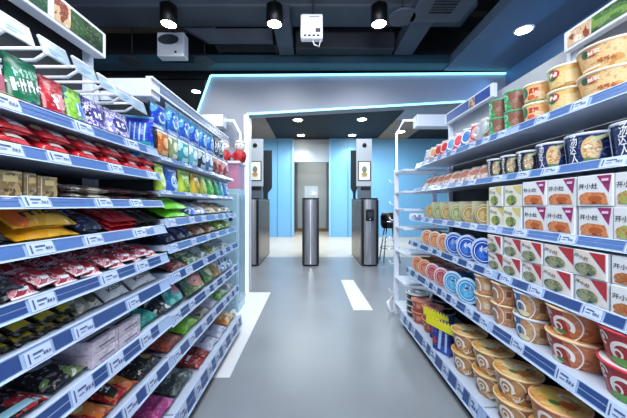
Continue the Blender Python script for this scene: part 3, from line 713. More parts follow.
# sixth shelf
dg = pm('1e1a12', '3a3218', 'b79a2a', 30, .56, .66)
for i, (a, b) in enumerate(((-30, -6), (-5, 18), (19, 44), (45, 66), (67, 80))):
    for lv in (0, 1):
        lay('candy_bag', 'candy bag', a, b, .61, 5, dg, [rect(-.4, .4, .08, .2, mat('c8b02c', .35)), rect(-.3, .2, .5, .58, mat('d8cfae', .4))], 'dark bag with gold stripe on %s, %s, %s' % (LN[5], NTH[i], ('lower', 'upper')[lv]), .026, .17, lv, 'dark gold-striped bags on the sixth shelf', jit=.08)
lay('candy_bag', 'candy bag', 80, 108, .61, 5, pm('8f8a72', 'c8c3ae', '3c3424', 24, .5, .64), [('ell', .1, .3, .2, .2, mat('3f3a26', .4))], 'beige and olive bag on the %s left of the white bags' % LN[5], .045, .095, tilt=PI/2-.6)
for i, (a, b) in enumerate(((110, 134), (136, 160))):
    lay('chocolate_bag', 'chocolate bag', a, b, .61, 5, pm('d9d7d0', 'e8e6de', 'b8b4aa', 12, .5, .66, .3, fleck=.1), [('txt', 'KISSES', 0, .34, .25, mat('2a2624', .4), 6)], 'off-white bag with dark lettering on %s, %s of the two' % (LN[5], ('nearer', 'farther')[i]), .045, .085, group='white lettered bags', tilt=PI/2-.75)
# seventh shelf (items by depth)
def row7(li, items, xf=.60, h=.16):
    for i, it in enumerate(items):
        (z0, z1, nm, cat, m, shapes, lab, t) = it[:8]
        kw = it[8] if len(it) > 8 else {}
        lay(nm, cat, 0, 0, xf, li, m, shapes, lab, t, kw.get('h', h), zfix=(z0, z1), tilt=kw.get('tilt', PI/2-.2), horiz=kw.get('horiz', True), dz=kw.get('dz', 0), group=kw.get('group'), crimp=kw.get('crimp'), dx=kw.get('dx', 0), style=kw.get('style', 'pillow'))
mix = pm('1d1a1c', 'a8242c', 'd8dcc8', 16, .54, .64, .22)
mix2 = pm('201c1e', '6f8a4a', 'd9d8cc', 18, .55, .62, .22)
row7(6, [(.50, .64, 'jelly_bag', 'candy bag', mix, [rect(-.45, .45, .05, .15, mat('9fd3e2', .3))], 'black and red glossy bag at the near end of the '+LN[6], .04),
         (.645, .755, 'jelly_bag', 'candy bag', mix2, [('ell', 0, .6, .3, .2, mat('8a9aa4', .3))], 'black and green glossy bag on the %s' % LN[6], .045),
         (.56, .70, 'jelly_bag', 'candy bag', mix, [rect(-.5, .5, .4, .5, mat('c62830', .3))], 'black bag with red stripe at the back of the '+LN[6], .04, dict(dx=.13, dz=.02)),
         (.71, .80, 'jelly_bag', 'candy bag', pm('15161a', '2d3f4c', '4a8a7a', 14, .55, .66, .22), [('ell', 0, .5, .3, .25, mat('39b0a0', .3)), ('ell', 0, .5, .25, .2, Kt)], 'black bag with teal ring at the back of the '+LN[6], .05, dict(dx=.12, dz=.01))])
lil = pm('d9ccd8', 'cbbccb', 'e8e0e8', 10, .5, .6, .4)
for i, (z0, z1) in enumerate(((.765, .865), (.87, .975))):
    bx = [rect(-.42, .42, .12, .2, Kt), rect(-.1, .3, .4, .5, Kt), rect(-.42, -.05, .62, .74, Kt), ('quad', [(-.4, .8), (.35, .72), (.4, .8), (-.35, .9)], Kt), rect(.2, .42, .6, .66, Rt)]
    sp = carton('gum_box', z1-z0, .15, .036, lil, [rect(-.3, .3, .35, .5, mat('7a6f80', .4))], bx, .003)
    for lv in (0, 1):
        put(sp, LEFT, .60, (z0+z1)/2, dk(6)+.0366*lv, 'lilac-white carton with black marks on %s, %s stack, %s' % (LN[6], ('near', 'far')[i], ('lower', 'upper')[lv]), 'carton', 'lilac cartons')
teal = pm('149a88', '30b8a2', '0c6f62', 14, .52, .64, .3)
row7(6, [(.98, 1.10, 'mint_bag', 'candy bag', teal, [('txt', 'O2', 0, .45, .2, mat('bfeee4', .4)), ('ell', .25, .7, .12, .12, mat('7fd8c8', .4))], 'teal bag on the %s beside the lilac cartons' % LN[6], .06, dict(h=.15)),
         (1.105, 1.20, 'mint_bag', 'candy bag', pm('1a1c20', 'f0f0f0', '20a890', 16, .55, .66), [('txt', 'Dada', 0, .55, .28, Wt)], 'black bag with white lettering behind the teal bag', .05, dict(h=.15))])
# eighth shelf
rg = pm('b3221c', 'e0752a', 'f0d7a0', 20, .52, .66, .25)
foods = [('ell', .1, .4, .26, .2, mat('e88a38', .35)), ('ell', .0, .45, .15, .12, mat('f4d9a0', .35)), rect(-.4, -.2, .1, .8, mat('2a2420', .4)), ('txt', '101', -.3, .4, .16, Wt, 90)]
row7(7, [(.58, .72, 'jelly_bag', 'candy bag', rg, foods, 'red and orange bag at the near end of the '+LN[7], .05),
         (.725, .85, 'jelly_bag', 'candy bag', rg, foods, 'red and orange bag second along the '+LN[7], .05),
         (.855, .97, 'jelly_bag', 'candy bag', rg, foods, 'red and orange bag third along the '+LN[7], .055),
         (.975, 1.13, 'snack_bag', 'snack bag', pm('1c1a1c', '2a2628', 'd9d0c0', 26, .56, .69, .25), [('txt', 'CHOC', 0, .5, .2, Wt), ('ell', .2, .3, .14, .12, Gold)], 'black snack bag on the %s after the red ones' % LN[7], .05),
         (1.16, 1.31, 'snack_bag', 'snack bag', pm('8f3a2c', 'b55440', '5f221a', 20, .52, .64), [rect(-.4, .4, .6, .7, mat('d89a80', .4))], 'brick red snack bag on the far end of the '+LN[7], .05),
         (1.315, 1.50, 'snack_bag', 'snack bag', pm('7fc63a', 'a4de5a', '4a9a2a', 16, .52, .64), [('txt', 'lime', 0, .5, .2, mat('f0fae0', .4))], 'lime green snack bag on the far '+LN[7], .055),
         (1.505, 1.66, 'snack_bag', 'snack bag', pm('8c8478', 'b8b0a4', '4c443c', 26, .5, .62), [rect(-.3, .3, .4, .5, Wt)], 'grey-brown snack bag behind the lime green one', .045),
         (1.665, 1.80, 'snack_bag', 'snack bag', pm('d8dce8', 'b8bccc', '8a5a5a', 22, .54, .66), [rect(-.3, .3, .4, .5, Kt)], 'silver snack bag on the far '+LN[7], .045),
         (1.805, 2.0, 'snack_bag', 'snack bag', pm('7cbf44', 'd8e8b0', '3a7a2c', 20, .54, .66), [('ell', 0, .5, .2, .2, Wt)], 'green and white snack bag, farthest but one on the '+LN[7], .05),
         (2.005, 2.17, 'snack_bag', 'snack bag', pm('b8bcc8', '8a8f9a', 'e8e8ee', 20, .54, .66), [], 'grey snack bag at the far end of the '+LN[7], .04)], .60)
# bottom shelf
def pk2(c, d, sc=12): return pm(c, d, None, sc, .58, .7, .28)
row7(8, [(.76, .90, 'noodle_bag', 'noodle bag', pk2('e0935a', 'f2c48a'), [('ell', 0, .5, .3, .3, mat('f6d7a8', .35)), ('txt', 'orzo', 0, .5, .16, mat('b0502c', .4))], 'orange noodle bag at the near end of the '+LN[8], .07),
         (.905, 1.06, 'noodle_bag', 'noodle bag', pk2('c23a2e', 'e07a5a'), [rect(-.35, .35, .45, .6, mat('f0b090', .35)), ('ell', 0, .3, .3, .1, mat('a02018', .35))], 'red noodle bag on the '+LN[8], .07),
         (1.065, 1.21, 'noodle_bag', 'noodle bag', pk2('a8367c', 'd070a8'), [rect(-.35, .35, .55, .65, mat('e8a8cc', .35)), rect(-.3, .3, .2, .3, mat('7a1e56', .35))], 'magenta noodle bag on the '+LN[8], .07),
         (1.215, 1.40, 'noodle_bag', 'noodle bag', pm('2f3a3c', '4a5a58', '9aa89a', 18, .54, .66), [('ell', .1, .5, .2, .2, mat('8a9a8c', .35)), ('txt', 'Tokyo', 0, .5, .15, Wt, 20)], 'dark grey-green noodle bag on the '+LN[8], .075),
         (1.45, 1.54, 'noodle_bag', 'noodle bag', pk2('a32a26', '2a2222', 30), [rect(-.4, .4, .4, .5, Wt)], 'red and black noodle bag, near one of two, on the '+LN[8], .05),
         (1.545, 1.62, 'noodle_bag', 'noodle bag', pk2('8f2420', '2a2222', 30), [rect(-.4, .4, .4, .5, Kt)], 'red and black noodle bag, far one of two, on the '+LN[8], .05),
         (1.625, 1.78, 'noodle_bag', 'noodle bag', pk2('c9cce0', 'a9aecb', 26), [rect(-.3, .3, .4, .5, mat('7c82a8', .4))], 'lilac white noodle bag, nearer of two, on the '+LN[8], .05),
         (1.785, 1.95, 'noodle_bag', 'noodle bag', pk2('c4c8dc', 'a9aecb', 30), [rect(-.3, .3, .5, .6, mat('8a90b4', .4))], 'lilac white noodle bag, farther of two, on the '+LN[8], .05),
         (1.955, 2.17, 'noodle_bag', 'noodle bag', pm('d98a4c', 'e8d8b0', '5a9a4a', 16, .5, .62), [('ell', 0, .5, .2, .25, mat('e0b060', .35))], 'orange and green noodle bag at the far end of the '+LN[8], .06)], .59)

# ---- far left rack
F7 = "far left rack"
row7(6, [(1.20, 1.33, 'snack_bag', 'snack bag', pm('3aa89c', '88d0c8', 'e0688a', 16, .5, .62), [('ell', .1, .4, .2, .15, mat('d05a86', .35))], 'pale teal bag with pink spot leaning on the far %s' % LN[6], .05, dict(tilt=.55, h=.14, style='stand', horiz=False))], .60)
FR = [(1.335, 1.57, pm('3d5a34', '7d9a58', 'e8e0c0', 10, .5, .64), [('ell', .08, .42, .3, .28, mat('c85a4a', .35)), ('ell', .08, .45, .18, .16, mat('e8a088', .35)), ('ell', .0, .38, .06, .05, mat('8a2020', .35))], 'green bag with red fruit picture leaning on the far seventh shelf'),
      (1.575, 1.72, pm('3f6a34', '8aa850', '2a4a24', 14, .5, .62), [('ell', 0, .4, .2, .2, mat('d8c890', .35))], 'leaf green bag leaning on the far seventh shelf'),
      (1.725, 1.84, pm('8a6a3c', 'c09a5a', '5a4024', 18, .5, .62), [rect(-.3, .3, .5, .7, mat('e8dcb8', .35))], 'brown bag leaning on the far seventh shelf'),
      (1.845, 1.97, pm('3a86c0', 'e4eef6', '225a94', 22, .46, .6), [rect(-.3, .3, .3, .4, Wt)], 'blue and white bag leaning on the far seventh shelf, nearer of two'),
      (1.975, 2.10, pm('3a86c0', 'e4eef6', '225a94', 22, .46, .6), [rect(-.3, .3, .6, .7, Wt)], 'blue and white bag leaning on the far seventh shelf, farther of two')]
for i, (z0, z1, m, shp, lb) in enumerate(FR):
    put(pouch('snack_bag', z1-z0-.006, .125, .04, m, shp, .5, 'stand', seed=i), LEFT, .59, (z0+z1)/2, dk(6), lb, 'snack bag')
# S_c row (sixth)
CR = [(1.20, 1.36, pm('5a2420', '8f3a30', 'c8b0a0', 20, .52, .66), 'dark red'), (1.365, 1.50, pm('2f6a3c', 'b8d0a0', 'c04030', 22, .5, .62), 'green and red'), (1.505, 1.66, pm('c8ccd0', '6a7a6a', '9aa4a0', 26, .52, .64), 'silver'), (1.665, 1.86, pm('a8b088', '6a7a4a', 'd8d8c0', 22, .5, .62), 'olive'), (1.865, 2.05, pm('9aa8b0', 'd0d8dc', '5a6a78', 24, .5, .62), 'pale grey')]
for i, (z0, z1, m, c) in enumerate(CR):
    lay('snack_bag', 'snack bag', 0, 0, .60, 5, m, [rect(-.3, .3, .35, .5, mat('e0dcd0', .4))], '%s snack bag lying on the far left rack, sixth shelf' % c, .045, .16, zfix=(z0, z1))
# S_b row (fifth)
for i, (z0, z1) in enumerate(((1.17, 1.26), (1.265, 1.36), (1.365, 1.45))):
    lay('candy_bag', 'candy bag', 0, 0, .60, 4, pm('141a38', '26345e', '8fa0c8', 24, .54, .66), [('ell', -.2, .4, .15, .2, mat('5a74b0', .3)), ('ell', .2, .4, .15, .2, mat('5a74b0', .3))], 'navy glossy bag on the far fifth shelf, %s of three' % ('nearest', 'middle', 'farthest')[i], .05, .16, zfix=(z0, z1), deck=.831, group='navy bags on the far fifth shelf')
for i, (z0, z1) in enumerate(((1.46, 1.62), (1.625, 1.79))):
    lay('snack_bag', 'snack bag', 0, 0, .60, 4, pm('7a5a3c', 'a88458', 'd8c8a8', 20, .52, .66), [rect(-.3, .3, .4, .5, mat('e0d0a8', .4))], 'tan brown bag on the far fifth shelf, %s' % ('nearer', 'farther')[i], .05, .16, zfix=(z0, z1), deck=.831)
for i, (z0, z1) in enumerate(((1.80, 1.95), (1.955, 2.12))):
    lay('snack_bag', 'snack bag', 0, 0, .60, 4, pm('7a9a3a', 'a8c45a', '4a5a2a', 20, .52, .66), [rect(-.3, .3, .4, .5, mat('e8e8b8', .4))], 'olive green bag on the far fifth shelf, %s' % ('nearer', 'farther')[i], .055, .16, zfix=(z0, z1), deck=.831)
# S_a row
for i, (z0, z1) in enumerate(((1.17, 1.40), (1.17, 1.40))):
    lay('tissue_pack', 'snack pack', 0, 0, .605, 3, pm('6ac02c', '86d84a', '4fa81e', 8, .54, .68), [rect(-.35, .1, .3, .4, mat('a8e880', .4))] if i else [], 'lime green flat pack on the far fourth shelf, %s one' % ('lower', 'upper')[i], .042, .19, zfix=(z0, z1), deck=.939+.036*i, group='lime flat packs')
for i, (z0, z1, m, c) in enumerate(((1.41, 1.52, pm('3a68c0', 'e0e8f4', '2244a0', 30, .5, .6), 'blue and white'), (1.525, 1.66, pm('c8cad0', '7a88a8', 'f0f0f0', 26, .5, .6), 'grey white'), (1.665, 1.80, pm('b8a078', 'd8ccb0', '5a5a6a', 26, .5, .62), 'tan and cream'), (1.805, 1.95, pm('c8b890', '9a8a6a', '6a6a7a', 26, .5, .62), 'sand coloured'), (1.955, 2.12, pm('8a8a90', 'c8c8b8', '4a4a54', 26, .5, .62), 'grey speckled'))):
    lay('snack_pack', 'snack pack', 0, 0, .605, 3, m, [rect(-.3, .3, .4, .5, Wt)], '%s flat pack on the far fourth shelf after the lime packs' % c, .05, .16, zfix=(z0, z1), deck=.939)
# row C standing pouches
RC = [(1.05, 1.14, '1f78c4', 'cfe8f8', 'sky blue'), (1.145, 1.215, 'b4d43c', 'eef4d0', 'lime and white'), (1.22, 1.33, '1c58b4', 'bcd8f4', 'bright blue'), (1.335, 1.47, 'b8d038', '6a9a24', 'yellow-green'), (1.475, 1.59, 'd8b838', '9a7a20', 'yellow'), (1.595, 1.68, '9aa83a', 'd8d890', 'olive'), (1.685, 1.80, '2f9a34', '8ad060', 'bright green'), (1.805, 1.90, '1f7a4a', '70c090', 'dark green'), (1.905, 1.99, '2a9aa8', 'b0e4e8', 'teal'), (1.995, 2.13, '3a86c8', 'e8f0f8', 'pale blue')]
for i, (z0, z1, a, b, c) in enumerate(RC):
    sp = pouch('snack_pouch', z1-z0-.004, .112, .04, pm(a, b, None, 14, .6, .7), [('ell', .05, .4, .3, .26, mat(b, .35)), ('txt', 'oa', .05, .42, .35, mat(a, .4)), rect(-.3, .3, .8, .88, mat(b, .35))], .06, 'stand', seed=i)
    put(sp, LEFT, .625 if i > 0 else .66, (z0+z1)/2, 1.0585 if i else LL[1][1]-.004, '%s standing pouch in the coloured pouch row, %s' % (c, NTH[i]), 'snack pouch', 'coloured standing pouches on the far left rack')
# row B hanging packs
RB = [(1.16, 1.245, 'b5642c', 'e8b070', 'orange-brown'), (1.25, 1.33, '8a9a68', 'e8e4cc', 'cream and green'), (1.335, 1.45, '2a8f98', 'b8e4e4', 'teal'), (1.455, 1.56, '6ab0c0', 'd8eef0', 'pale teal'), (1.565, 1.68, '1a2430', 'b8ccdc', 'black and white'), (1.685, 1.80, '3a6a9a', 'dfe8f0', 'steel blue'), (1.805, 1.90, '6a3024', 'c88a70', 'brown'), (1.905, 2.0, 'a82c34', 'e8a8a0', 'red'), (2.005, 2.12, '8c2c38', 'd8b0b0', 'dark red')]
for i, (z0, z1, a, b, c) in enumerate(RB):
    sp = pouch('snack_pack', z1-z0-.004, .115, .03, pm(a, b, None, 18, .56, .7), [rect(-.3, .3, .1, .25, mat(b, .35)), ('ell', 0, .55, .25, .2, mat(b, .35))], .03, 'pillow', mat('dfe6ec', .3), seed=20+i)
    put(sp, LEFT, .63, (z0+z1)/2, 1.2015, '%s upright pack in the row below the blue bags, %s' % (c, NTH[i]), 'snack pack', 'upright packs on the far left rack')
# row A blue bags
for i in range(6):
    z0 = 1.185+.125*i
    sp = pouch('blue_bag', .12, .108 if i == 0 else .145, .035, pm(('1c3fb8', '2a68c8', '1f55c0')[i % 3], ('4fa8dc', '78c4e8', '58b0e0')[i % 3], 'd0ecfa', 16, .5, .64), [('ring', .05, .45, .26, .24, .35, mat('bfe6f6', .3), 20, 300), ('ring', -.1, .6, .16, .14, .4, mat('2348b8', .3), 0, 260), rect(-.45, .45, .04, .12, mat('bcd8f0', .3))], .04, 'pillow', mat('cfe0f4', .3), seed=50+i)
    put(sp, LEFT, .670, z0+.06, 1.3385, 'blue bag with swirls under the canopy of the far left rack, %s' % NTH[i], 'snack bag', 'blue swirl bags')
for i, (z0, z1) in enumerate(((1.94, 2.03), (2.035, 2.13))):
    sp = pouch('hanging_pack', z1-z0-.004, .13, .03, pm('22262e', 'c8d0da', '5a6470', 26, .48, .6), (), .04, 'pillow', seed=60+i)
    put(sp, LEFT, .665, (z0+z1)/2, 1.3385, 'black and white pack at the far end of the blue bag row, %s' % ('nearer', 'farther')[i], 'snack pack')
# bags facing the camera at the rack joint
sp = pouch('blue_bag', .13, .125, .035, pm('1a36b4', '2a54cc', '12268c', 14, .54, .66), [rect(-.42, .38, .80, .94, mat('101e80', .3))]+[('quad', [(-.4+.13*k, .2), (-.36+.13*k, .2), (-.33+.13*k, .75), (-.37+.13*k, .75)], mat('8fc8ee', .3)) for k in range(6)]+[rect(-.45, .45, .05, .18, mat('1f8f98', .3))], .05, 'pillow', mat('2a88a8', .3), seed=71)
put(sp, LEFT, .70, 1.10, LL[0][1]-.003, 'royal blue bag with pale stripes facing the camera at the rack joint', 'snack bag', face=.35)
# hooks with price holders above the top shelf
def hook(y, z, label, ln=.26):
    t = empty('display_hook', (-.93, y, z), label, 'display hook', 'white display hooks with price holders')
    part('lower_rod', MB().tube([(0, 0, -.03), (ln-.04, 0, -.03), (ln-.01, 0, -.012)], .0045, WHITE), t)
    part('upper_rod', MB().tube([(0, 0, .0), (ln, 0, .0)], .0045, WHITE), t)
    part('back_plate', MB().box(-.0, .004, -.02, .02, -.045, .012, STEEL_W), t)
    h = part('price_holder', MB().prism([(ln+.001, .012), (ln+.018, -.033), (ln+.021, -.032), (ln+.005, .014)], mat('cfe0ea', .1, alpha=.45), 'y', -.038, .038)
         .tube([(ln+.003, -.036, .011), (ln+.003, .036, .011)], .004, WHITE), t)
    M0 = Matrix.Translation((ln+.0215, 0, -.037)) @ Matrix.Rotation(PI/2, 4, 'Z') @ Matrix.Rotation(-.34, 4, 'X')
    part('price_card', decor([rect(-.026, .022, .010, .036, mat('9cc4d8', .3)), rect(-.022, .01, .030, .035, mat('6a9ab8', .4)), rect(-.022, .018, .024, .027, mat('6a9ab8', .4)), rect(-.022, .0, .016, .019, mat('6a9ab8', .4))],
          lambda x, zz, l: tuple(M0 @ Vector((x, -l, zz)))), t)
for i, (y, z) in enumerate(((.52, 1.40), (.618, 1.40), (.715, 1.40), (.81, 1.40), (.90, 1.395), (.985, 1.39), (1.06, 1.385))):
    hook(y, z, 'white display hook with clear price holder, %s' % NTH[i])

# ------------------------------------------------------------------ right racks: products
RN = ["right rack's top shelf", "right rack's second shelf", "right rack's third shelf", "right rack's fourth shelf", "right rack's fifth shelf", "right rack's bottom shelf"]
def rd(i): return RR[i][1]-.004
CREAM = mat('ead9b8', .4)
def foodlid(base='e8c890'):
    return pm(base, 'd89a58', '7a8a3a', 26, .5, .64, .4)
def bowlstack(spec, y, xf, li, labs, cat, group, n=2, gap=.0005, rz=0):
    for lv in range(n):
        o = put(spec, RIGHT, xf, y, rd(li)+lv*(spec.h+gap), labs[lv], cat, group)
        o.rotation_euler.z += rz
# top shelf
om = pm('e2b070', 'ecc48c', 'd09850', 6, .52, .66, .4)
ob = bowl('noodle_bowl', .083, .064, .083, om, mat('f0dcc0', .4), foodlid(), [('ell', -.45, .72, .3, .14, mat('e08a70', .4)), ('ell', -.62, .74, .18, .12, mat('2f5a34', .4)), ('ell', -.35, .70, .15, .1, mat('c8303a', .4)), ('txt', '香辣', -.3, .72, .22, mat('f6e8d0', .4)), ('txt', '牛肉面', .1, .35, .2, mat('b06030', .4)), rect(-.9, -.1, .14, .22, mat('f4e6cc', .4)), ('ell', .8, .5, .1, .08, mat('6a4a30', .4))])
# fix letter height: text drawn in (angle, height) space
bowlstack(ob, .885, .862, 0, ['large orange noodle bowl at the near end of the top right shelf, lower', 'large orange noodle bowl at the near end of the top right shelf, upper'], 'noodle bowl', 'large orange noodle bowls', rz=.5)
ymb = pm('e6c070', 'f0d290', 'd0a850', 8, .52, .66, .4)
yb = bowl('noodle_cup', .057, .045, .083, ymb, mat('f3ead0', .4), foodlid(), [('ell', -.5, .66, .42, .22, mat('2f6a3c', .4)), ('ell', -.25, .68, .25, .16, mat('c0304a', .4)), ('txt', '番茄', -.4, .68, .3, mat('fff4e0', .4)), rect(.3, 1.2, .2, .7, mat('f0d8a0', .4)), rect(-1, 1, .06, .12, mat('b8803c', .4))], band=mat('9ab45a', .4))
bowlstack(yb, 1.02, .868, 0, ['yellow noodle cup with green print beside the large orange bowls, lower', 'yellow noodle cup with green print beside the large orange bowls, upper'], 'noodle cup', 'yellow noodle cups on the top shelf', rz=.45)
oc = bowl('noodle_cup', .051, .042, .078, pm('e8b06c', 'f2caa0', 'd0844a', 8, .52, .66, .4), mat('f3ead0', .4), foodlid(), [('ell', -.65, .6, .4, .3, mat('3a6a40', .4)), ('txt', '老鸭', .2, .62, .36, mat('c03030', .4)), ('ell', .0, .3, .3, .12, mat('d8603a', .4)), rect(-1, 1, .05, .12, mat('4f9a4a', .4))])
bowlstack(oc, 1.145, .868, 0, ['orange noodle cup with red lettering on the top right shelf, lower', 'orange noodle cup with red lettering on the top right shelf, upper'], 'noodle cup', 'orange noodle cups on the top shelf', rz=.4)
gc = bowl('noodle_cup', .046, .037, .088, pm('8a5a48', '9c6a54', '7a4c3c', 8, .52, .66, .4), mat('4fae7a', .4), foodlid('8ad0a0'), [('quad', [(-1.5, .0), (-.1, .0), (-.3, 1), (-1.5, 1)], mat('3f9a68', .4)), ('ring', -.75, .68, .5, .18, .3, mat('8fdcb0', .4), 0, 360), ('ell', -.8, .25, .4, .18, mat('7ed09c', .4)), ('ring', -.5, .1, .8, .16, .4, mat('2fc860', .4), 30, 180)])
for i, y in enumerate((1.262, 1.372)):
    bowlstack(gc, y, .868, 0, ['green and brown cup on the top right shelf, %s stack, lower' % ('near', 'far')[i], 'green and brown cup on the top right shelf, %s stack, upper' % ('near', 'far')[i]], 'noodle cup', 'green and brown cups', rz=.5)
PB = [('d8cfc8', 'b8574a', 'brown and white'), ('e0a8a8', 'c83a4a', 'pink and red'), ('3f78c0', 'e8eef6', 'blue and white'), ('d84a58', 'f4d8dc', 'red and white'), ('6aa0d0', 'e8f0f6', 'pale blue'), ('c8303a', 'f0c8c0', 'bright red'), ('b83a44', 'e8b090', 'brick red'), ('d8a878', 'f0e0c8', 'sand'), ('c4c8d4', '9098b0', 'silver')]
y = 1.455
for i, (a, b, c) in enumerate(PB):
    w = .085
    sp = pouch('noodle_bag', w, .135-.004*i, .034, pm(a, b, 'c8ccd8', 22, .54, .68), [('ell', 0, .5, .3, .3, mat(a, .35)), ('ring', 0, .5, .36, .34, .2, mat(b, .35), 0, 360)], .3, 'pillow', mat('e8ecf4', .3), seed=i+80)
    o = put(sp, RIGHT, .87, y, rd(0), '%s pillow bag leaning on the top right shelf, %s' % (c, NTH[i]), 'noodle bag', 'leaning bags on the top right shelf')
    o.rotation_euler.z += .5
    y += .089
# clear round lid
sp = Spec('clear_lid', .11, .02, .11)
sp.p('disc', MB().lathe([(.001, .0), (.05, .002), (.056, .0), (.056, .004), (.048, .008), (.001, .009)], mat('b8d0d8', .1, alpha=.4), 28, Matrix.Translation((0, 0, .056)) @ Matrix.Rotation(PI/2-.2, 4, 'X')))
put(sp, RIGHT, .853, 1.44, rd(0), 'clear round lid standing against the green cups', 'lid')
# second shelf: navy cups
nv = mat('1d2c5c', .35); pale = mat('dfe4ee', .35)
def navy(r, h, dark):
    return bowl('noodle_cup', r, r*.82, h, pm('1a2a5c' if not dark else '1d1f28', '223468' if not dark else '2c2c34', None, 8, .52, .66, .35), mat('d8deea', .35), mat('c8ccd8', .4),
        [('ell', .35, .45, .42, .4, mat('d9b878' if not dark else '8a8478', .4)), ('ell', .38, .44, .34, .32, pm('e8c89a' if not dark else 'c8c0a8', 'c08a50', 'f0e4c8', 60, .5, .6, .4)), ('quad', [(.3, .78), (1.0, .92), (.95, .8), (.4, .66)], mat('c8cc9a', .4)), ('quad', [(.0, .1), (.5, .06), (.6, .16), (.1, .2)], mat('5a7a4a', .4)),
         ('txt', '汤', -.35, .76, .36, Wt), ('txt', '达', -.42, .47, .34, Wt), ('txt', '人', -.35, .2, .34, Wt), rect(-1.3, -1.0, .05, .95, mat('9aa8cc' if not dark else '6a6c78', .4)), ('ring', .95, .2, .3, .3, .12, mat('6a86c4' if not dark else '6a6a70', .4), 60, 180)])
n1 = navy(.066, .098, False); n2 = navy(.054, .096, False); n3 = navy(.046, .088, True)
for i, (sp, y) in enumerate(((n1, .765), (n1, .91), (n2, 1.035), (n3, 1.142), (n3, 1.24), (n3, 1.338))):
    o = put(sp, RIGHT, .838, y, rd(1), ('navy noodle cup with white characters on %s, %s' if i < 3 else 'black noodle cup with white characters on %s, %s') % (RN[1], NTH[i]), 'noodle cup', 'navy cups' if i < 3 else 'black cups'); o.rotation_euler.z += .45
for i in range(8):
    y = 1.44+.098*i
    sp = pouch('snack_pack', .10, .115, .03, pm(('b89a94', 'c8b0a8', 'a88c88', 'd0c4c0')[i % 4], 'd8ccc8', '7a3a34', 16, .52, .68), [('ell', 0, .45, .28, .2, mat('a86a54', .4)), rect(-.35, .35, .72, .82, mat('e8e0dc', .4)), rect(-.5, -.42, 0, 1, mat('7a2a2c', .4))], .75, 'pillow', seed=90+i)
    o = put(sp, RIGHT, .845, y, rd(1), 'greyish pink tilted pack on %s, %s' % (RN[1], NTH[i]), 'snack pack', 'tilted pink packs'); o.rotation_euler.z += .45
# third and fourth shelves: boxes
mag = mat('9a2a6a', .4); redt = mat('b8303a', .4)
def mbox(w, h, tri, foodc, name='meal_box', side='d2d6da', word='开小灶', style=0):
    f = pm(foodc, 'c8784a' if style == 0 else '6a7a5a', '8a3a1e' if style == 0 else '30402c', 60, .5, .62, .4)
    if style == 0:
        sh = [('quad', [(.08, .96), (.47, .96), (.47, .955), (.40, .42)], tri), ('txt', word, -.17, .63, .19, Kt), ('quad', [(-.42, .08), (.40, .06), (.30, .42), (-.22, .46)], f), ('ell', -.12, .26, .3, .19, f), ('ell', .12, .27, .24, .17, f), ('ell', .05, .24, .2, .1, mat('b85a28', .4)), rect(.24, .42, .78, .86, mat('e8c8d8', .4))]
    elif style == 1:
        sh = [('quad', [(-.48, .98), (-.1, .98), (.48, .04), (.3, .04)], mat('e8d8cc', .4)), ('quad', [(.0, .96), (.47, .96), (.47, .95), (.47, .3)], tri), ('txt', word, -.24, .72, .16, Kt, -15), ('ell', -.1, .3, .34, .24, f)]
    else:
        sh = [('quad', [(-.48, .03), (.47, .03), (.1, .97), (-.48, .97)], mat('e8e4d0', .4)), ('quad', [(.0, .97), (.47, .97), (.47, .5), (.1, .8)], mat('d8c878', .4)), ('ell', -.05, .3, .3, .24, f), ('txt', word, -.2, .7, .16, Kt, -10)]
    return carton(name, w, .11, h, mat('e2e4e6', .4), sh, [rect(-.4, .4, .2, .8, mat('d0d4dc', .4))], .002, mat(side, .4))
def boxrow(li, edges, h, kind, txt, grp, xf):
    for i in range(len(edges)-1):
        w = edges[i+1]-edges[i]-.006
        for lv in (0, 1):
            tri, fc, st = kind(i, lv)
            sp = mbox(w, h, tri, fc, style=st, side=('c9cdd2' if (i+lv) % 2 else 'b8c0c4'))
            o = put(sp, RIGHT, xf+.004*((i+lv) % 2), (edges[i]+edges[i+1])/2, rd(li)+lv*(h+.001), txt % (NTH[i], ('lower', 'upper')[lv]), 'meal box', grp)
            o.rotation_euler.z += random.uniform(-.04, .06)
e3 = [.665, .765, .87, .985, 1.095]
boxrow(2, e3, .091, lambda i, l: (mag, 'd88a5a' if i else 'a8b060', 0), 'white meal box with magenta corner, third right shelf, %s, %s', 'magenta cornered meal boxes', .818)
boxrow(2, [1.10, 1.205, 1.305], .088, lambda i, l: (mat('c8b84a', .4), '9aa84a', 2), 'white and yellow meal box, third right shelf, %s, %s', 'yellow meal boxes', .818)
e4 = [.655, .755, .86, .975, 1.075, 1.18, 1.285]
boxrow(3, e4, .077, lambda i, l: (redt, 'a8683a' if i < 1 else '9a9a7a', 1 if i else 0), 'white meal box with red corner, fourth right shelf, %s, %s', 'red cornered meal boxes', .798)
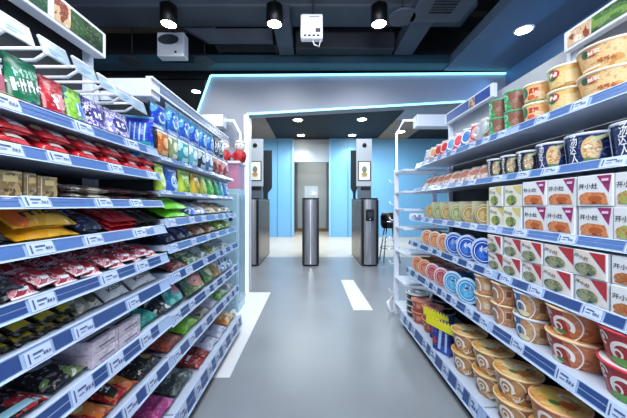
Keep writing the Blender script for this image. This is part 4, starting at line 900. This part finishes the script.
# round tubs lying with lids outward
def tub(r, h, body, rimc, disc, inner, word=None, ring=True, wcol='e8f0ff'):
    ls = [('ell', 0, 0, .84, .84, mat(disc, .35)), ('ell', .0, -.1, .5, .45, pm(inner, disc, None, 50, .55, .7, .4))]
    if word: ls.append(('txt', word, 0, .2, .62, mat(wcol, .4)))
    if ring: ls.append(('ring', 0, 0, .7, .7, .06, mat('ffffff', .4), 0, 360))
    return bowl('round_tub', r, r*.8, h, mat(body, .4), mat(rimc, .35), mat(rimc, .35), (), ls, sideways=True)
blt = tub(.066, .12, '2c60a8', 'c8dcf4', '1f55b8', '4f86d8', '面')
ort = tub(.057, .12, 'b87a50', 'f0e0d0', 'c87848', 'e0a070', None)
for i, y in enumerate((1.30, 1.44, 1.575)):
    o = put(blt, RIGHT, .80, y, rd(3), 'round tub with dark blue lid facing out, fourth right shelf, %s' % ('nearest', 'middle', 'farthest')[i], 'tub', 'blue lidded tubs on the fourth shelf') if i else put(tub(.066, .12, '2c60a8', 'c8dcf4', '1c48a8', '3f76d0', '面'), RIGHT, .80, 1.35, rd(3), 'round tub with deep blue lid facing out, nearest on the fourth right shelf', 'tub', 'blue lidded tubs on the fourth shelf')
    if i == 1: o.location.y = 1.488
    if i == 2: o.location.y = 1.625
    o.rotation_euler.z += .45
for i, y in enumerate((1.75, 1.875, 2.0)):
    o = put(ort, RIGHT, .80, y, rd(3), 'round tub with orange lid facing out, fourth right shelf, %s' % ('nearest', 'middle', 'farthest')[i], 'tub', 'orange lidded tubs on the fourth shelf'); o.rotation_euler.z += .45
lbt = tub(.066, .11, '3a78b8', 'd4ecfa', '3f9ad0', '6ab8e0', '面')
pkt = tub(.060, .11, 'c89aa8', 'f0dce4', 'b8485a', 'c87a6a', None)
orb = tub(.060, .11, 'b8703c', 'ecc8a0', 'c8603c', 'd8a070', None)
for i, (sp, y, c) in enumerate(((lbt, 1.46, 'sky blue'), (lbt, 1.605, 'sky blue'), (pkt, 1.745, 'pink'), (pkt, 1.875, 'pink'), (orb, 2.005, 'burnt orange'), (orb, 2.135, 'burnt orange'))):
    o = put(sp, RIGHT, .785, y, rd(4), 'round tub with %s lid facing out, fifth right shelf, %s' % (c, ('nearer', 'farther')[i % 2]), 'tub', 'round lidded tubs on the fifth shelf'); o.rotation_euler.z += .45
    if i % 2 == 0 or True:
        o = put(sp, RIGHT, .785+.125, y+.02, rd(4), '%s lidded round tub in the second row of the fifth right shelf, %s' % (c, ('nearer', 'farther')[i % 2]), 'tub', 'back row of round tubs on the fifth shelf'); o.rotation_euler.z += .45
# third shelf left part: gold discs
gtb = tub(.05, .10, '2a2c26', 'c8b888', 'a88a50', 'c8b078', None, True)
gtg = tub(.05, .10, '2a2c26', 'c8c890', '8a9858', 'c0c090', None, True)
for i, y in enumerate((1.375, 1.50, 1.625, 1.745, 1.865, 1.985)):
    o = put(gtg if i in (2, 4) else gtb, RIGHT, .822, y, rd(2), 'small round tub with gold lid facing out, third right shelf, %s' % NTH[i], 'tub', 'gold lidded tubs on the third shelf'); o.rotation_euler.z += .45
    sp = Spec('divider', .004, .12, .11); sp.p('divider', MB().box(-.0015, .0015, -.06, .06, 0, .115, mat('d8d8b8', .2, alpha=.6)))
    o = put(sp, RIGHT, .815, y-.062, rd(2), 'clear upright divider beside a gold lidded tub, third right shelf, %s' % NTH[i], 'divider', 'clear dividers on the third shelf')
    sp = bowl('round_can', .042, .042, .055, mat('24262a', .35), mat('9a9a90', .3), mat('4a4c48', .4), [('ell', 0, .5, .5, .3, mat('c8c0a0', .4))])
# fifth shelf near: tall bowls
def swirl(bg, a, extra=()):
    return [('quad', [(-1.55, .0), (a, .0), (a-.25, 1), (-1.55, 1)], mat(bg, .35)), ('ring', -.35, .4, .42, .34, .34, mat('f4ece4', .35), -30, 250), ('ring', -.52, .33, .16, .16, .4, mat('f4ece4', .35), 0, 360), ('ring', -.95, .68, .2, .2, .32, mat('f0e4dc', .35), 0, 300), ('ell', -.95, .68, .07, .08, mat('f0e4dc', .35)), ('ring', -.3, .45, .62, .58, .08, mat('f0e4dc', .35), -75, 80)]+list(extra)
rm_ = pm('b8653c', 'c4744a', 'a8552c', 5, .52, .66, .35)
b_red = bowl('noodle_bowl', .089, .068, .089, rm_, mat('eec8a0', .4), foodlid(), swirl('a83434', -.1, [('ell', -.6, .12, .25, .1, mat('d8d8c0', .4)), ('ell', -.4, .18, .2, .08, mat('5a7a3c', .4))]))
b_rr = bowl('noodle_bowl', .087, .066, .09, pm('a8343a', 'b84044', '98282e', 5, .52, .66, .35), mat('d83a44', .4), mat('e0e0e0', .4), swirl('a8303a', .5, [('ell', -.3, .14, .5, .12, mat('5f9a4a', .4))]))
b_bl = bowl('noodle_bowl', .070, .054, .089, pm('c49468', 'd0a67c', 'b88658', 6, .52, .66, .35), mat('c8d8ec', .4), foodlid('e8e0c8'), [('quad', [(-1.2, 0), (-.45, 0), (-.45, 1), (-1.2, 1)], mat('2c6cb0', .35)), ('ring', -.5, .35, .36, .3, .3, Wt, -30, 250), ('ell', -.85, .75, .12, .1, Wt), ('ring', -.3, .45, .62, .55, .07, Wt, -70, 80), rect(.5, .8, .3, .7, mat('8a5a3c', .4)), ('ell', -.3, .15, .35, .12, mat('e0d8b0', .4))])
b_br = bowl('noodle_bowl', .064, .05, .088, pm('c08458', 'cc946a', 'b07448', 6, .52, .66, .35), mat('ecd6b4', .4), foodlid(), [('quad', [(-1.4, 0), (-1.0, 0), (-1.0, 1), (-1.4, 1)], mat('3a78b4', .35)), ('ring', -.65, .4, .36, .34, .28, Wt, -30, 250), ('ring', -.5, .45, .62, .5, .07, Wt, -70, 80), rect(.2, .6, .35, .75, mat('e0b890', .4)), rect(.25, .55, .4, .7, mat('8a4a2c', .4))])
b_bw = bowl('noodle_bowl', .060, .048, .088, pm('c8986c', 'd4a880', 'b88658', 6, .52, .66, .35), mat('ecd6b4', .4), foodlid(), [('quad', [(-1.5, 0), (-.9, 0), (-.9, 1), (-1.5, 1)], mat('3f7fb4', .35)), ('ring', -.6, .4, .42, .4, .22, Wt, -40, 250), rect(.1, .5, .3, .6, mat('e8d0b0', .4))])
for spx, y, nm, n in ((b_rr, .73, 'dark red noodle bowl with red rim', 2), (b_red, .905, 'red and brown noodle bowl with swirl logo', 2), (b_bl, 1.065, 'tan noodle bowl with blue panel and swirl', 2), (b_br, 1.203, 'brown noodle bowl with narrow blue strip', 2), (b_bw, 1.332, 'tan noodle bowl, farthest tall stack', 2)):
    bowlstack(spx, y, .775, 4, [nm+', fifth right shelf, lower of two', nm+', fifth right shelf, upper of two'], 'noodle bowl', 'stacked noodle bowls on the fifth shelf', rz=.6)
# bottom shelf
bb = bowl('noodle_bowl', .084, .062, .105, pm('b88450', 'c4925e', 'a87442', 5, .52, .66, .35), mat('eec68e', .4), foodlid(),
    [('ring', -.3, .5, .40, .32, .34, mat('f4ece0', .35), -30, 250), ('ring', -.32, .48, .18, .14, .4, mat('f4ece0', .35), 0, 360), ('ring', -.1, .5, .72, .5, .10, mat('f0e0c8', .35), -75, 80), ('ring', -.85, .74, .2, .15, .4, mat('f4ece0', .35), 0, 300), ('ring', .15, .28, .22, .18, .35, mat('f4ece0', .35), 90, 380), ('ell', -.75, .25, .2, .12, mat('6a3a24', .35)), ('ell', .75, .4, .25, .25, mat('8a5a34', .4)), rect(.6, .95, .3, .5, mat('ecd8b8', .4)), rect(-.2, .3, .2, .32, mat('d8a878', .4))],
    [('ell', -.2, .1, .45, .35, mat('e8d8a8', .4)), ('ell', .3, -.2, .3, .22, mat('d0803c', .4)), ('ell', -.1, -.35, .2, .14, mat('6a7a3a', .4)), ('ring', .1, .35, .3, .22, .3, Wt, 0, 300), ('ring', .45, .3, .18, .15, .4, mat('5a4030', .4), 0, 300)])
bb2 = bowl('noodle_bowl', .084, .062, .105, pm('b0683c', 'bc744a', '9c5830', 5, .52, .66, .35), mat('ecb088', .4), foodlid('e8c070'),
    [('ring', -.3, .5, .40, .32, .34, mat('f4ece0', .35), -30, 250), ('ring', -.1, .5, .72, .5, .10, mat('f0e0c8', .35), -75, 80), rect(-.2, .3, .2, .32, mat('d8a878', .4))],
    [('ell', -.2, .1, .5, .4, mat('e8c060', .4)), ('ell', .3, -.2, .3, .22, mat('c8602c', .4)), ('ell', -.1, -.35, .2, .14, mat('4a7a3a', .4)), ('ring', .2, .3, .3, .22, .3, Wt, 0, 300)])
ys = (.765, .945, 1.12, 1.295, 1.47)
for i, y in enumerate(ys):
    spx = bb2 if i == 1 else bb
    bowlstack(spx, y, .735+(.012 if i % 2 else 0), 5, ['%s noodle bowl, bottom right shelf, %s, lower' % (('tan', 'reddish')[spx is bb2], NTH[i]), '%s noodle bowl, bottom right shelf, %s, upper' % (('tan', 'reddish')[spx is bb2], NTH[i])], 'noodle bowl', 'stacked noodle bowls on the bottom right shelf', rz=.7)
# blue packs with yellow toothed card
for i, (y, xf) in enumerate(((1.66, .735), (1.80, .775))):
    t = empty('blue_pack', (xf+.05, y, rd(5)), 'dark blue pack with yellow toothed header card, bottom right shelf, %s of two' % ('nearer', 'farther')[i], 'snack pack', 'blue packs with yellow cards', -PI/2+.4)
    m = MB().box(-.062, .062, -.04, .04, .002, .165, pm('1c2a78', '2c4ab0', '10184c', 16, .54, .68, .3), .006); part('carton', m, t)
    part('printed_label', decor([('quad', [(-.02, .02), (.0, .02), (.012, .14), (-.008, .14)], mat('a8c8f0', .4)), ('quad', [(.03, .02), (.045, .02), (.05, .13), (.035, .13)], mat('a8c8f0', .4)), ('ell', -.04, .06, .012, .02, mat('c8303a', .4))], lambda x, z, l: (x, -.04-l, z)), t)
    n = 9
    m = MB()
    for k in range(n):
        x1 = .10-.20*k/n; x0 = .10-.20*(k+1)/n
        m.prism([(x0, .142), (x1, .142), (x1, .178), ((x0+x1)/2-.004, .20), (x0, .178)], mat('e8e020', .4), 'y', -.052, -.048)
    part('header_card', m, t)
rbw = bowl('noodle_bowl', .072, .056, .085, pm('a84a38', 'b85a44', '8c3426', 8, .52, .66, .35), mat('e09a80', .4), mat('b86a50', .4), [('ring', -.5, .5, .4, .3, .25, mat('f0d0c0', .35), 0, 300), ('ell', .4, .5, .3, .2, mat('d88a70', .35))], [('ring', 0, 0, .7, .7, .1, mat('e8b8a0', .4), 0, 360), ('ell', 0, 0, .35, .3, mat('8c2c20', .4))])
for i, y in enumerate((1.935, 2.085)):
    bowlstack(rbw, y, .735+.02*(1-i), 5, ['brick red noodle bowl, bottom right shelf, %s stack, lower' % ('near', 'far')[i], 'brick red noodle bowl, bottom right shelf, %s stack, upper' % ('near', 'far')[i]], 'noodle bowl', 'brick red noodle bowls', rz=.5)
tray = bowl('meal_tray', .092, .08, .045, mat('1a1c22', .3), mat('c8ccd4', .3), mat('8f949e', .25), (), [('ring', 0, 0, .8, .8, .08, Wt, 0, 360), rect(-.4, .4, -.15, .2, mat('c4c8d0', .35)), ('ell', 0, -.4, .2, .12, mat('4a4e58', .4))])
for c, (y, xf) in enumerate(((2.205, .735),)):
    for lv in range(4):
        put(tray, RIGHT, xf, y, rd(5)+lv*.0462, 'round black meal tray with clear lid, %s in the far stack' % ('lowest', 'second from bottom', 'second from top', 'topmost')[lv], 'meal tray', 'black meal trays')
for lv in range(4):
    put(tray, RIGHT, .925, 2.19, rd(5)+lv*.0462, 'round black meal tray in the rear stack, %s' % ('lowest', 'second from bottom', 'second from top', 'topmost')[lv], 'meal tray', 'rear black meal trays')

# ------------------------------------------------------------------ lights
def area(x, y, z, sx, sy, e, col, rot=(0, 0, 0)):
    l = bpy.data.lights.new('area', 'AREA'); l.shape = 'RECTANGLE'; l.size = sx; l.size_y = sy; l.energy = e; l.color = col
    o = bpy.data.objects.new('unseen_area_light', l); COL.objects.link(o); o.location = (x, y, z); o.rotation_euler = rot  # area lights only, no fixture is modelled
area(0, 1.1, 2.6, .5, 1.6, 32, (.86, .93, 1))  # added overhead to brighten the aisle
area(0, -.8, 2.1, 1.2, .6, 44, (.92, .95, 1), (.9, 0, 0))  # added fill behind the camera, lifts the lower shelves
area(0, 3.75, 2.9, 2.2, .4, 45, (.92, .96, 1), (.35, 0, 0))  # added behind the bulkhead to brighten kiosk and gate fronts
area(0.3, 7.2, 2.95, 4.5, .5, 150, (.75, .9, 1))  # added wash for the far blue walls
area(2.05, 2.5, 2.42, .08, 1.2, 4, (.1, .4, 1), (0, .6, 0))
area(-.0, 9.8, 2.9, .8, .6, 14, (1, .97, .9))
w = bpy.data.worlds.new('world'); S.world = w; w.use_nodes = True
w.node_tree.nodes['Background'].inputs[0].default_value = (.62, .76, 1, 1); w.node_tree.nodes['Background'].inputs[1].default_value = 1.2

cam = bpy.data.cameras.new('camera'); co = bpy.data.objects.new('camera', cam); COL.objects.link(co); S.camera = co
co.location = (0, 0, 1); co.rotation_euler = (PI/2, 0, 0); cam.sensor_width = 36; cam.lens = 280/627*36
cam.shift_x = .5/627; cam.shift_y = -4/627; cam.clip_start = .02
S.view_settings.view_transform = 'Standard'; S.view_settings.look = 'None'; S.view_settings.gamma = 1; S.view_settings.exposure = 0.2
S.view_settings.use_curve_mapping = False
